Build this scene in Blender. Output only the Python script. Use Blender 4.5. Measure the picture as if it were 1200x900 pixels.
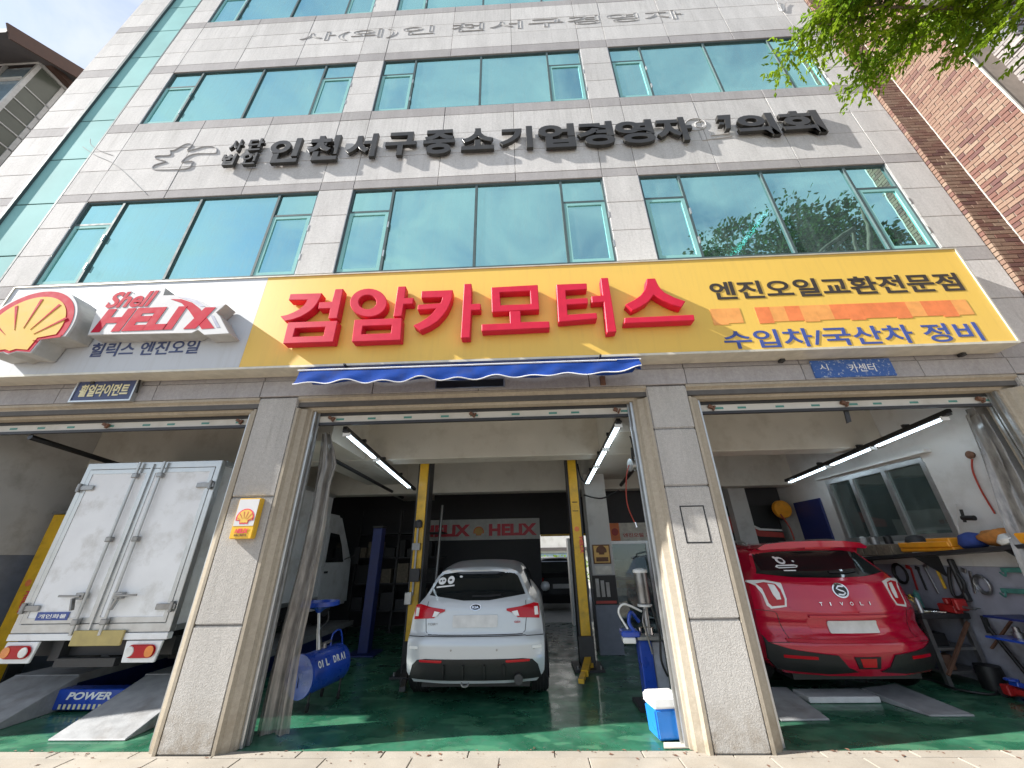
import bpy, bmesh, math, random
from mathutils import Vector, Matrix, Euler
random.seed(7)
R = math.radians
scene = bpy.context.scene
COL = scene.collection
for o in list(bpy.data.objects): bpy.data.objects.remove(o)

# ------------------------------------------------------------------ camera
CAM = Vector((0, -4.1, 1.516)); FPX = 433.0
PITCH, ROLL, YAW = R(24.922), R(1.0226), R(-1.9221)
def ray(u, v):
    a = (u-600)/FPX; b = (v-450)/FPX
    c, s = math.cos(ROLL), math.sin(ROLL); x = c*a-s*b; y = s*a+c*b
    zz = -y
    c, s = math.cos(PITCH), math.sin(PITCH); yv = c-s*zz; zv = s+c*zz
    c, s = math.cos(YAW), math.sin(YAW)
    return Vector((c*x+s*yv, -s*x+c*yv, zv))
def at(u, v, ax, val):
    r = ray(u, v); i = 'XYZ'.index(ax); t = (val-CAM[i])/r[i]; return CAM+r*t
cd = bpy.data.cameras.new('camera'); cam = bpy.data.objects.new('camera', cd); COL.objects.link(cam)
fw = ray(600, 450).normalized(); rt = (ray(601, 450)-ray(600, 450)).normalized(); up = rt.cross(fw).normalized()
mw = Matrix((rt, up, -fw)).transposed().to_4x4(); mw.translation = CAM; cam.matrix_world = mw
cd.sensor_fit = 'HORIZONTAL'; cd.sensor_width = 36; cd.lens = FPX/1200*36; cd.clip_start = .05; cd.clip_end = 3000
scene.camera = cam

# ------------------------------------------------------------------ world, sun, exposure
TO_SUN = Vector((-1, -.185, .68)).normalized()
SUN_EL = math.asin(TO_SUN.z); SUN_ROT = math.atan2(TO_SUN.x, TO_SUN.y)
world = bpy.data.worlds.new('World'); scene.world = world; world.use_nodes = True
nt = world.node_tree; nt.nodes.clear()
def N(t, ty, **kw):
    n = t.nodes.new(ty)
    for k, v in kw.items():
        if hasattr(n, k): setattr(n, k, v)
    return n
sky = N(nt, 'ShaderNodeTexSky', sky_type='NISHITA', sun_disc=False, sun_elevation=SUN_EL, sun_rotation=SUN_ROT, air_density=1.0, dust_density=.6, ozone_density=2.0)
tc = N(nt, 'ShaderNodeTexCoord'); mp = N(nt, 'ShaderNodeMapping'); mp.inputs['Scale'].default_value = (2.2, 2.6, 3.6); mp.inputs['Rotation'].default_value = (0, 0, .5)
nz = N(nt, 'ShaderNodeTexNoise'); nz.inputs['Scale'].default_value = 1.5; nz.inputs['Detail'].default_value = 9; nz.inputs['Roughness'].default_value = .56; nz.inputs['Distortion'].default_value = .5
rp = N(nt, 'ShaderNodeValToRGB'); rp.color_ramp.elements[0].position = .30; rp.color_ramp.elements[1].position = .70
mx = N(nt, 'ShaderNodeMix', data_type='RGBA'); mx.inputs['B'].default_value = (4.3, 4.5, 4.75, 1)
bg = N(nt, 'ShaderNodeBackground'); bg.inputs['Strength'].default_value = .098; wo = N(nt, 'ShaderNodeOutputWorld')
L = nt.links.new
L(tc.outputs['Generated'], mp.inputs['Vector']); L(mp.outputs[0], nz.inputs['Vector']); L(nz.outputs['Fac'], rp.inputs[0])
L(rp.outputs[0], mx.inputs['Factor']); L(sky.outputs[0], mx.inputs['A']); L(mx.outputs['Result'], bg.inputs[0]); L(bg.outputs[0], wo.inputs[0])
sd = bpy.data.lights.new('sun', 'SUN'); sd.energy = 4.9; sd.angle = R(.6); sd.color = (1, .965, .91)
so = bpy.data.objects.new('sun', sd); COL.objects.link(so); so.rotation_euler = TO_SUN.to_track_quat('Z', 'Y').to_euler(); so.location = (-30, -8, 30)
scene.view_settings.view_transform = 'Standard'; scene.view_settings.look = 'None'; scene.view_settings.exposure = 1.27; scene.view_settings.gamma = 1
scene.cycles.max_bounces = 10; scene.cycles.diffuse_bounces = 5; scene.cycles.glossy_bounces = 5; scene.cycles.transparent_max_bounces = 12; scene.cycles.transmission_bounces = 6
scene.cycles.use_denoising = True; scene.cycles.sample_clamp_indirect = 6

# ------------------------------------------------------------------ materials
MATS = {}
def base(name):
    m = bpy.data.materials.new(name); m.use_nodes = True; t = m.node_tree
    p = t.nodes['Principled BSDF']; return m, t, p
def math_(t, op, a, b=None):
    n = t.nodes.new('ShaderNodeMath'); n.operation = op
    for i, x in enumerate((a, b)):
        if x is None: continue
        if isinstance(x, (int, float)): n.inputs[i].default_value = x
        else: t.links.new(x, n.inputs[i])
    return n.outputs[0]
def noise(t, scale, detail=4, rough=.55, vec=None, stretch=None):
    n = t.nodes.new('ShaderNodeTexNoise'); n.inputs['Scale'].default_value = scale; n.inputs['Detail'].default_value = detail; n.inputs['Roughness'].default_value = rough
    g = t.nodes.new('ShaderNodeNewGeometry'); src = g.outputs['Position']
    if stretch:
        mpn = t.nodes.new('ShaderNodeMapping'); mpn.inputs['Scale'].default_value = stretch; t.links.new(src, mpn.inputs['Vector']); src = mpn.outputs[0]
    t.links.new(src, n.inputs['Vector']); return n.outputs['Fac']
def remap(t, v, a, b, c, d):
    n = t.nodes.new('ShaderNodeMapRange'); t.links.new(v, n.inputs['Value'])
    for k, x in zip(('From Min', 'From Max', 'To Min', 'To Max'), (a, b, c, d)): n.inputs[k].default_value = x
    return n.outputs[0]
def scale_col(t, col, fac):
    n = t.nodes.new('ShaderNodeVectorMath'); n.operation = 'SCALE'
    if isinstance(col, tuple): n.inputs[0].default_value = col[:3]
    else: t.links.new(col, n.inputs[0])
    t.links.new(fac, n.inputs['Scale']); return n.outputs[0]
def mixc(t, fac, a, b):
    n = t.nodes.new('ShaderNodeMix'); n.data_type = 'RGBA'
    for k, x in (('A', a), ('B', b)):
        if isinstance(x, tuple): n.inputs[k].default_value = (*x[:3], 1)
        else: t.links.new(x, n.inputs[k])
    if isinstance(fac, (int, float)): n.inputs['Factor'].default_value = fac
    else: t.links.new(fac, n.inputs['Factor'])
    return n.outputs['Result']
def bump(t, p, h, strength, dist=.01):
    b = t.nodes.new('ShaderNodeBump'); b.inputs['Strength'].default_value = strength; b.inputs['Distance'].default_value = dist
    t.links.new(h, b.inputs['Height']); t.links.new(b.outputs[0], p.inputs['Normal'])
def mat(name, col, rough=.5, metal=0., amt=.12, scale=9., fine=0., coat=0., bmp=0., objvar=0., emis=0., dirt=None, alpha=1., spec=.5):
    if name in MATS: return MATS[name]
    m, t, p = base(name)
    n1 = noise(t, scale, 5); f = remap(t, n1, .3, .7, 1-amt, 1+amt)
    if fine: f = math_(t, 'MULTIPLY', f, remap(t, noise(t, 160, 2), .3, .7, 1-fine, 1+fine))
    if objvar:
        oi = t.nodes.new('ShaderNodeObjectInfo'); f = math_(t, 'MULTIPLY', f, remap(t, oi.outputs['Random'], 0, 1, 1-objvar, 1+objvar))
    c = scale_col(t, col, f)
    if dirt: c = mixc(t, math_(t, 'MULTIPLY', remap(t, noise(t, 2.6, 7, .65), .5, .72, 0, 1), dirt[1]), c, dirt[0])
    t.links.new(c, p.inputs['Base Color']); p.inputs['Roughness'].default_value = rough; p.inputs['Metallic'].default_value = metal
    if amt > .021: t.links.new(remap(t, n1, .3, .7, max(.02, rough-.06), min(1, rough+.06)), p.inputs['Roughness'])
    p.inputs['Coat Weight'].default_value = coat; p.inputs['Coat Roughness'].default_value = .05; p.inputs['Specular IOR Level'].default_value = spec
    p.inputs['Alpha'].default_value = alpha
    if emis: p.inputs['Emission Color'].default_value = (*col[:3], 1); p.inputs['Emission Strength'].default_value = emis
    if bmp: bump(t, p, noise(t, 70, 4), bmp)
    MATS[name] = m; return m
def granite(name, col, bmp=.35, spk=.16):
    m, t, p = base(name)
    f = remap(t, noise(t, 130, 3, .75), .28, .72, 1-spk, 1+spk)
    f = math_(t, 'MULTIPLY', f, remap(t, noise(t, 26, 5, .7), .3, .7, .88, 1.10))
    f = math_(t, 'MULTIPLY', f, remap(t, noise(t, 2.4, 6, .6, stretch=(1.6, 1, .35)), .3, .75, 1.07, .86))
    oi = t.nodes.new('ShaderNodeObjectInfo'); f = math_(t, 'MULTIPLY', f, remap(t, oi.outputs['Random'], 0, 1, .93, 1.06))
    c = scale_col(t, col, f)
    c = mixc(t, remap(t, noise(t, 3.2, 8, .7, stretch=(5, 1, .4)), .55, .80, 0, .6), c, (.27, .25, .22))
    sx = t.nodes.new('ShaderNodeSeparateXYZ'); gg = t.nodes.new('ShaderNodeNewGeometry'); t.links.new(gg.outputs['Position'], sx.inputs[0])
    c = mixc(t, math_(t, 'MULTIPLY', remap(t, sx.outputs['Z'], .02, .42, .75, 0), remap(t, noise(t, 9, 6, .7), .35, .65, 0, 1)), c, (.22, .17, .115))
    for zs_ in (5.28, 9.25, 13.25):
        below = math_(t, 'MULTIPLY', remap(t, sx.outputs['Z'], zs_-1.3, zs_, 0, 1), math_(t, 'LESS_THAN', sx.outputs['Z'], zs_))
        c = mixc(t, math_(t, 'MULTIPLY', below, remap(t, noise(t, 4, 6, .7, stretch=(6, 1, .12)), .48, .74, 0, .42)), c, (.26, .245, .22))
    t.links.new(c, p.inputs['Base Color'])
    p.inputs['Roughness'].default_value = .85; p.inputs['Specular IOR Level'].default_value = .15
    bump(t, p, noise(t, 60, 5, .75), bmp, .012); MATS[name] = m; return m
granite('granite', (.60, .58, .56), .35, .22); granite('granite_trim', (.385, .365, .36), .12, .12); granite('granite_pillar', (.47, .45, .42), 1.0, .34); granite('granite_mould', (.40, .35, .275), .1, .1)
mat('joint', (.11, .105, .10), .9)
mat('alu_dark', (.075, .11, .115), .65, .1, spec=.25); mat('alu', (.52, .53, .53), .38, .8); mat('steel', (.33, .33, .33), .42, .85, dirt=((.12, .09, .06), .5))
mat('steel_dark', (.055, .055, .058), .5, .5); mat('black', (.012, .012, .013), .45); mat('rubber', (.016, .016, .017), .85, bmp=.4)
mat('black_letter', (.035, .033, .03), .38, .25, dirt=((.09, .085, .07), .4)); mat('cable', (.012, .012, .012), .55)
mat('red_letter', (.60, .016, .05), .5, coat=.05, amt=.07, spec=.25); mat('red_letter_edge', (.42, .015, .03), .35)

mat('sign_edge', (.62, .58, .48), .4, .2); mat('ink_black', (.045, .035, .03), .5); mat('ink_blue', (.05, .085, .30), .5); mat('ink_red', (.70, .06, .09), .45); mat('ink_navy', (.05, .07, .17), .5)
mat('ink_orange', (.78, .22, .07), .5); mat('ink_orange_pale', (.82, .36, .10), .5); mat('ink_tan', (.70, .43, .13), .5); mat('ink_white', (.8, .8, .78), .5); mat('ink_cream', (.74, .68, .42), .5)
mat('logo_white', (.60, .60, .60), .7, amt=.03, spec=.15); mat('logo_red', (.50, .02, .045), .75, amt=.04, spec=.1); mat('logo_yellow', (.72, .47, .12), .75, amt=.05, spec=.1); mat('logo_side', (.42, .42, .40), .5, dirt=((.28, .25, .2), .6))
mat('wall_paint', (.52, .515, .50), .75, amt=.07, scale=2, dirt=((.22, .20, .17), .5), bmp=.05); mat('ceiling_paint', (.62, .60, .54), .75, amt=.06, scale=1.6, dirt=((.33, .29, .22), .4)); mat('white_wall', (.66, .655, .64), .7, amt=.05, scale=2.2, dirt=((.38, .36, .32), .45), bmp=.05)
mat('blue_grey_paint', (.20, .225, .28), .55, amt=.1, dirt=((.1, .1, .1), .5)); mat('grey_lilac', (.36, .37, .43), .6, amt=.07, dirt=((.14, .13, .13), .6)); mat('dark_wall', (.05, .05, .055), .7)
mat('yellow_paint', (.74, .44, .02), .35, amt=.08, coat=.2, dirt=((.10, .07, .03), .55)); mat('blue_paint', (.015, .065, .42), .3, amt=.12, coat=.3, dirt=((.01, .02, .10), .5)); mat('navy_paint', (.012, .025, .13), .4)
mat('tarp_blue', (.014, .05, .24), .9, spec=.08, amt=.22, scale=5, dirt=((.05, .06, .12), .6), bmp=.2); mat('tarp_edge', (.75, .76, .78), .5); mat('blue_worn', (.03, .10, .34), .5)
mat('silver_paint', (.50, .53, .55), .32, .25, amt=.01, scale=1, coat=.6); mat('red_paint', (.42, .003, .028), .16, .1, amt=.02, scale=1, coat=.6); mat('white_truck', (.80, .81, .82), .4, amt=.05, scale=3, dirt=((.42, .40, .36), .7))
mat('lamp_red', (.42, .004, .012), .18, coat=.25, amt=.02, spec=.3); mat('lamp_orange', (.75, .22, .02), .15, coat=1.); mat('lamp_clear', (.72, .72, .70), .1, coat=1.); mat('chrome', (.75, .75, .76), .15, 1.); mat('auto_glass', (.010, .012, .013), .05, coat=.4, spec=.6); mat('plate_white', (.58, .58, .57), .5); mat('plate_yellow', (.43, .34, .13), .5); mat('trim_black', (.009, .0095, .010), .5, bmp=.1)
mat('cooler_white', (.80, .80, .78), .35, amt=.03); mat('cooler_blue', (.02, .20, .62), .3, amt=.05, coat=.2); mat('card', (.55, .50, .42), .8)
mat('wood_grey', (.20, .165, .12), .8, scale=20, amt=.3, bmp=.2); mat('orange_plastic', (.80, .33, .02), .4, dirt=((.25, .12, .03), .4)); mat('cloth_orange', (.50, .20, .045), .9, amt=.25, scale=14); mat('cloth_blue', (.03, .06, .25), .85, amt=.2); mat('cloth_white', (.6, .6, .58), .85, amt=.15); mat('bag_black', (.03, .03, .032), .55)
mat('red_metal', (.42, .02, .02), .4, amt=.2, dirt=((.06, .03, .02), .6)); mat('teal_metal', (.08, .26, .22), .5, amt=.2); mat('rust', (.16, .08, .05), .8, amt=.3); mat('hose_red', (.40, .05, .03), .5)
mat('tube_glow', (.72, .88, 1.), .4, emis=3.2, amt=0.); mat('ramp_paint', (.30, .305, .31), .55, amt=.15, dirt=((.12, .10, .08), .6), bmp=.2); mat('tube_glow_office', (.92, 1., .9), .4, emis=11., amt=0.)
mat('curtain_cloth', (.55, .62, .62), .9, amt=.2, scale=6); mat('office_wall', (.42, .45, .44), .8); mat('office_ceiling', (.55, .57, .55), .8); mat('office_dark', (.10, .12, .12), .7)
mat('asphalt', (.055, .055, .057), .85, amt=.2, fine=.25, bmp=.3); mat('earth', (.16, .15, .13), .9); mat('concrete', (.42, .40, .37), .8, amt=.1, fine=.1, bmp=.15)
mat('paving', (.33, .295, .245), .8, amt=.12, scale=3, fine=.14, objvar=.05, dirt=((.30, .25, .19), .5), bmp=.2)
mat('roof_brown', (.10, .055, .04), .6, amt=.15); mat('roof_grey', (.11, .10, .10), .7); mat('cream_wall', (.52, .44, .32), .8); mat('white_frame', (.62, .62, .60), .5); mat('olive_glass', (.115, .13, .105), .18, amt=.15, scale=2); mat('blue_glass', (.22, .30, .36), .08)
mat('mortar', (.27, .225, .19), .9, fine=.1); mat('slate_shaded', (.15, .15, .17), .8, amt=.2, objvar=.15); mat('hedge', (.05, .11, .025), .8, amt=.5, scale=6)
mat('bark', (.14, .11, .085), .9, amt=.3, scale=14, bmp=.6); mat('trace', (.43, .42, .415), .95, spec=.1); mat('poster_red', (.45, .06, .05), .5); mat('paper', (.6, .58, .52), .6, amt=.2); mat('lime_paint', (.30, .56, .02), .55)
# bricks: per-object colour
m, t, p = base('brick'); oi = t.nodes.new('ShaderNodeObjectInfo'); cr = t.nodes.new('ShaderNodeValToRGB'); cr.color_ramp.interpolation = 'CONSTANT'
for i, (ps, c) in enumerate([(0, (.19, .115, .082)), (.28, (.15, .072, .055)), (.5, (.215, .14, .10)), (.72, (.11, .052, .045)), (.86, (.235, .165, .12))]):
    e = cr.color_ramp.elements[i] if i < 2 else cr.color_ramp.elements.new(ps); e.position = ps; e.color = (*c, 1)
# joined bricks have one object id, so colour also by cell noise
vn = t.nodes.new('ShaderNodeTexWhiteNoise'); vn.noise_dimensions = '3D'; gn = t.nodes.new('ShaderNodeAttribute'); gn.attribute_name = 'cell'; t.links.new(gn.outputs['Vector'], vn.inputs['Vector'])
t.links.new(math_(t, 'FRACT', math_(t, 'ADD', oi.outputs['Random'], vn.outputs['Value'])), cr.inputs[0])
t.links.new(scale_col(t, cr.outputs[0], remap(t, noise(t, 40, 4), .3, .7, .85, 1.15)), p.inputs['Base Color']); p.inputs['Roughness'].default_value = .85; bump(t, p, noise(t, 90, 3), .4); MATS['brick'] = m
m, t, p = base('slate'); oi = t.nodes.new('ShaderNodeObjectInfo'); c = mixc(t, oi.outputs['Random'], (.20, .18, .175), (.31, .28, .265)); c = mixc(t, remap(t, noise(t, 12, 5), .4, .7, 0, .6), c, (.22, .20, .20)); t.links.new(c, p.inputs['Base Color']); p.inputs['Roughness'].default_value = .85; bump(t, p, noise(t, 40, 5), .7, .02); MATS['slate'] = m
def signmat(name, col, dirtc, amt):
    m, t, p = base(name); c = scale_col(t, col, remap(t, noise(t, .8, 4), .3, .7, .96, 1.03))
    c = mixc(t, remap(t, noise(t, 5, 7, .65, stretch=(4, 1, .25)), .50, .78, 0, amt), c, dirtc); c = mixc(t, remap(t, noise(t, 30, 6, .7), .62, .75, 0, amt*.8), c, dirtc)
    t.links.new(c, p.inputs['Base Color']); p.inputs['Roughness'].default_value = .5; bump(t, p, noise(t, 1.2, 2), .06, .03); MATS[name] = m
signmat('sign_yellow', (.80, .52, .10), (.58, .38, .10), .30); signmat('sign_white', (.54, .56, .58), (.42, .42, .40), .5)
# facade glass: coated teal
def glassmat(name, refl, trans, fac, rough=.012):
    m = bpy.data.materials.new(name); m.use_nodes = True; t = m.node_tree; t.nodes.clear()
    g = t.nodes.new('ShaderNodeBsdfGlossy'); g.inputs['Color'].default_value = (*refl, 1); g.inputs['Roughness'].default_value = rough
    tr = t.nodes.new('ShaderNodeBsdfTransparent'); tr.inputs['Color'].default_value = (*trans, 1)
    lw = t.nodes.new('ShaderNodeLayerWeight'); lw.inputs['Blend'].default_value = .35
    f = remap(t, lw.outputs['Facing'], 0, 1, fac, min(1, fac+.25))
    b = t.nodes.new('ShaderNodeBump'); b.inputs['Strength'].default_value = .05; b.inputs['Distance'].default_value = .05; t.links.new(noise(t, 1.3, 2), b.inputs['Height'])
    wn = t.nodes.new('ShaderNodeTexWhiteNoise'); wn.noise_dimensions = '1D'; oi = t.nodes.new('ShaderNodeObjectInfo'); t.links.new(oi.outputs['Random'], wn.inputs['W'])
    v1 = t.nodes.new('ShaderNodeVectorMath'); v1.operation = 'SUBTRACT'; t.links.new(wn.outputs['Color'], v1.inputs[0]); v1.inputs[1].default_value = (.5, .5, .5)
    v2 = t.nodes.new('ShaderNodeVectorMath'); v2.operation = 'SCALE'; t.links.new(v1.outputs[0], v2.inputs[0]); v2.inputs['Scale'].default_value = .05
    ge = t.nodes.new('ShaderNodeNewGeometry'); v3 = t.nodes.new('ShaderNodeVectorMath'); v3.operation = 'ADD'; t.links.new(ge.outputs['Normal'], v3.inputs[0]); t.links.new(v2.outputs[0], v3.inputs[1])
    v4 = t.nodes.new('ShaderNodeVectorMath'); v4.operation = 'NORMALIZE'; t.links.new(v3.outputs[0], v4.inputs[0]); t.links.new(v4.outputs[0], b.inputs['Normal']); t.links.new(b.outputs[0], g.inputs['Normal'])
    ms = t.nodes.new('ShaderNodeMixShader'); o = t.nodes.new('ShaderNodeOutputMaterial')
    t.links.new(f, ms.inputs[0]); t.links.new(tr.outputs[0], ms.inputs[1]); t.links.new(g.outputs[0], ms.inputs[2])
    df = t.nodes.new('ShaderNodeBsdfDiffuse'); df.inputs['Color'].default_value = (.34, .47, .46, 1); m2 = t.nodes.new('ShaderNodeMixShader')   # dust and dried rain streaks
    t.links.new(math_(t, 'ADD', remap(t, noise(t, 6, 6, .65, stretch=(3, 1, .3)), .5, .75, .09, .22), remap(t, noise(t, 2, 4), .4, .7, 0, .05)), m2.inputs[0]); t.links.new(ms.outputs[0], m2.inputs[1]); t.links.new(df.outputs[0], m2.inputs[2]); t.links.new(m2.outputs[0], o.inputs[0]); MATS[name] = m
glassmat('teal_glass', (.44, .82, .79), (.20, .50, .50), .72); glassmat('clear_glass', (.7, .75, .75), (.55, .6, .6), .12)
m, t, p = base('teal_spandrel'); t.links.new(scale_col(t, (.25, .50, .49), remap(t, noise(t, 1.1, 4), .3, .7, .9, 1.08)), p.inputs['Base Color']); p.inputs['Roughness'].default_value = .8; p.inputs['Specular IOR Level'].default_value = .12; MATS['teal_spandrel'] = m
m, t, p = base('plastic_sheet'); c = mixc(t, remap(t, noise(t, 9, 6, .6, stretch=(2, 2, .4)), .35, .7, 0, 1), (.30, .28, .25), (.11, .10, .09)); t.links.new(c, p.inputs['Base Color']); p.inputs['Roughness'].default_value = .22; p.inputs['Coat Weight'].default_value = .5
t.links.new(remap(t, noise(t, 5, 4, stretch=(3, 3, .5)), .35, .65, .74, .98), p.inputs['Alpha']); MATS['plastic_sheet'] = m
# epoxy floor
m, t, p = base('green_epoxy'); n1 = noise(t, 1.9, 6, .6); c = mixc(t, remap(t, n1, .42, .62, 0, 1), (.016, .095, .052), (.036, .165, .095))
c = mixc(t, remap(t, noise(t, 2.7, 4, .5, stretch=(.8, 1.7, 1)), .53, .57, 0, .5), c, (.09, .26, .145)); c = mixc(t, remap(t, noise(t, 14, 7, .7), .52, .74, 0, .6), c, (.10, .125, .105))
sx = t.nodes.new('ShaderNodeSeparateXYZ'); gg = t.nodes.new('ShaderNodeNewGeometry'); t.links.new(gg.outputs['Position'], sx.inputs[0])
wx = math_(t, 'MULTIPLY', remap(t, math_(t, 'ABSOLUTE', math_(t, 'SUBTRACT', sx.outputs['X'], .62)), .22, .42, 1, 0), remap(t, sx.outputs['Y'], 1.6, 3.2, 0, .85))
c = mixc(t, math_(t, 'MULTIPLY', wx, remap(t, noise(t, 6, 6, .7), .35, .6, 0, 1)), c, (.30, .27, .22)); t.links.new(c, p.inputs['Base Color'])
t.links.new(remap(t, noise(t, 3.3, 6), .35, .7, .18, .6), p.inputs['Roughness']); p.inputs['Coat Weight'].default_value = .3; bump(t, p, noise(t, 5, 5), .08, .01); MATS['green_epoxy'] = m
def leafmat(name, a, b):
    m = bpy.data.materials.new(name); m.use_nodes = True; t = m.node_tree; t.nodes.clear()
    c = mixc(t, remap(t, noise(t, 3.5, 4), .35, .65, 0, 1), a, b); d = t.nodes.new('ShaderNodeBsdfDiffuse'); tl = t.nodes.new('ShaderNodeBsdfTranslucent'); ms = t.nodes.new('ShaderNodeMixShader'); ms.inputs[0].default_value = .45; o = t.nodes.new('ShaderNodeOutputMaterial')
    t.links.new(c, d.inputs[0]); t.links.new(scale_col(t, c, remap(t, noise(t, 1, 1), 0, 1, 1.5, 1.7)), tl.inputs[0]); t.links.new(d.outputs[0], ms.inputs[1]); t.links.new(tl.outputs[0], ms.inputs[2]); t.links.new(ms.outputs[0], o.inputs[0]); MATS[name] = m
leafmat('leaf', (.24, .33, .022), (.075, .15, .014)); leafmat('leaf_dimmed', (.035, .075, .018), (.018, .045, .012))  # second, darker leaf colour dims the crown's reflection in the windows
m, t, p = base('flake_white'); MATS['flake_white'] = mat('flake', (.62, .64, .66), .7)
# worn blue plate
m, t, p = base('worn_plate'); f = remap(t, noise(t, 26, 8, .75), .56, .62, 0, 1); c = mixc(t, f, (.035, .11, .36), (.50, .54, .58)); t.links.new(c, p.inputs['Base Color']); p.inputs['Roughness'].default_value = .5; MATS['worn_plate'] = m

# ------------------------------------------------------------------ builders
class MB:
    def __init__(s): s.v = []; s.f = []; s.cell = []
    def add(s, v, f):
        b = len(s.v); s.v += [Vector(x) for x in v]; s.f += [tuple(i+b for i in q) for q in f]; return s
    def box(s, x0, x1, y0, y1, z0, z1):
        v = [(x, y, z) for x in (x0, x1) for y in (y0, y1) for z in (z0, z1)]
        return s.add(v, [(0, 1, 3, 2), (4, 6, 7, 5), (0, 4, 5, 1), (2, 3, 7, 6), (0, 2, 6, 4), (1, 5, 7, 3)])
    def obox(s, c, sz, rot=(0, 0, 0)):
        e = Euler(rot).to_matrix(); c = Vector(c)
        v = [c+e @ Vector((x*sz[0]/2, y*sz[1]/2, z*sz[2]/2)) for x in (-1, 1) for y in (-1, 1) for z in (-1, 1)]
        return s.add(v, [(0, 1, 3, 2), (4, 6, 7, 5), (0, 4, 5, 1), (2, 3, 7, 6), (0, 2, 6, 4), (1, 5, 7, 3)])
    def bar(s, a, b, w, h=None, upv=(0, 0, 1)):
        a = Vector(a); b = Vector(b); d = (b-a).normalized(); h = h or w
        u = Vector(upv); sd = d.cross(u)
        if sd.length < 1e-4: sd = d.cross(Vector((0, 1, 0)))
        sd.normalize(); u = sd.cross(d).normalized()
        q = [(-1, -1), (1, -1), (1, 1), (-1, 1)]
        v = [p+sd*(i*w/2)+u*(j*h/2) for p in (a, b) for i, j in q]
        return s.add(v, [(0, 1, 2, 3), (7, 6, 5, 4), (0, 4, 5, 1), (1, 5, 6, 2), (2, 6, 7, 3), (3, 7, 4, 0)])
    def tube(s, pts, r, n=8, closed=False):
        pts = [Vector(p) for p in pts]; k = len(pts); rs = r if isinstance(r, (list, tuple)) else [r]*k
        v = []; u = None
        for i, p in enumerate(pts):
            d = ((pts[(i+1) % k] if closed else pts[min(i+1, k-1)])-(pts[i-1] if closed else pts[max(i-1, 0)])).normalized()
            if u is None: u = d.orthogonal().normalized()
            u = (u-d*u.dot(d)); u = u.normalized() if u.length > 1e-6 else d.orthogonal().normalized(); w = d.cross(u)
            v += [p+(u*math.cos(a)+w*math.sin(a))*rs[i] for a in [2*math.pi*j/n for j in range(n)]]
        f = []
        for i in range(k if closed else k-1):
            i2 = (i+1) % k
            for j in range(n): f.append((i*n+j, i*n+(j+1) % n, i2*n+(j+1) % n, i2*n+j))
        if not closed: f += [tuple(range(n-1, -1, -1)), tuple((k-1)*n+j for j in range(n))]
        return s.add(v, f)
    def cyl(s, a, b, r, n=20, r2=None): return s.tube([a, b], [r, r if r2 is None else r2], n)
    def prism(s, pts, vec):
        pts = [Vector(p) for p in pts]; n = len(pts); vec = Vector(vec)
        return s.add(pts+[p+vec for p in pts], [tuple(range(n)), tuple(range(2*n-1, n-1, -1))]+[(i, i+n, (i+1) % n+n, (i+1) % n) for i in range(n)])
    def ringprism(s, out, inn, vec):
        n = len(out); vec = Vector(vec); o = [Vector(p) for p in out]; i_ = [Vector(p) for p in inn]
        v = o+i_+[p+vec for p in o]+[p+vec for p in i_]; f = []
        for k in range(n):
            j = (k+1) % n
            f += [(k, j, n+j, n+k), (2*n+k, 3*n+k, 3*n+j, 2*n+j), (k, 2*n+k, 2*n+j, j), (n+k, n+j, 3*n+j, 3*n+k)]
        return s.add(v, f)
    def lathe(s, prof, org, ax=(0, 0, 1), n=24):
        ax = Vector(ax).normalized(); u = ax.orthogonal().normalized(); w = ax.cross(u); org = Vector(org); v = []; f = []
        for r, h in prof: v += [org+ax*h+(u*math.cos(a)+w*math.sin(a))*max(r, 1e-4) for a in [2*math.pi*j/n for j in range(n)]]
        for i in range(len(prof)-1):
            for j in range(n): f.append((i*n+j, i*n+(j+1) % n, (i+1)*n+(j+1) % n, (i+1)*n+j))
        f += [tuple(range(n)), tuple((len(prof)-1)*n+j for j in range(n))]
        return s.add(v, f)
    def grid(s, rows):
        n = len(rows[0]); v = [p for r in rows for p in r]
        return s.add(v, [(i*n+j, i*n+j+1, (i+1)*n+j+1, (i+1)*n+j) for i in range(len(rows)-1) for j in range(n-1)])
def wloc(o):
    l = Vector((0, 0, 0))
    while o: l += o.location; o = o.parent
    return l
def tag(o, label=None, cat=None, group=None, kind=None):
    for k, v in (('label', label), ('category', cat), ('group', group), ('kind', kind)):
        if v: o[k] = v
    return o
def finish(me, smooth=None, bevel=0, seg=1, weld=False):
    bm = bmesh.new(); bm.from_mesh(me)
    if weld: bmesh.ops.remove_doubles(bm, verts=bm.verts, dist=1e-4)
    bmesh.ops.recalc_face_normals(bm, faces=bm.faces)
    if bevel:
        es = [e for e in bm.edges if len(e.link_faces) == 2 and e.calc_face_angle(0) > R(35)]
        bmesh.ops.bevel(bm, geom=es, offset=bevel, segments=seg, affect='EDGES', clamp_overlap=True)
    if smooth is not None:
        for f in bm.faces: f.smooth = True
        for e in bm.edges: e.smooth = not (len(e.link_faces) != 2 or e.calc_face_angle(0) > R(smooth))
    bm.to_mesh(me); bm.free()
def ob(name, mb, mt, parent=None, smooth=None, bevel=0, seg=1, label=None, kind=None, weld=False):
    off = wloc(parent) if parent else Vector((0, 0, 0))
    me = bpy.data.meshes.new(name); me.from_pydata([v-off for v in mb.v], [], mb.f)
    finish(me, smooth, bevel, seg, weld)
    for x in (mt if isinstance(mt, list) else [mt]): me.materials.append(MATS[x])
    o = bpy.data.objects.new(name, me); COL.objects.link(o); o.parent = parent
    return tag(o, label, None, None, kind)
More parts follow.
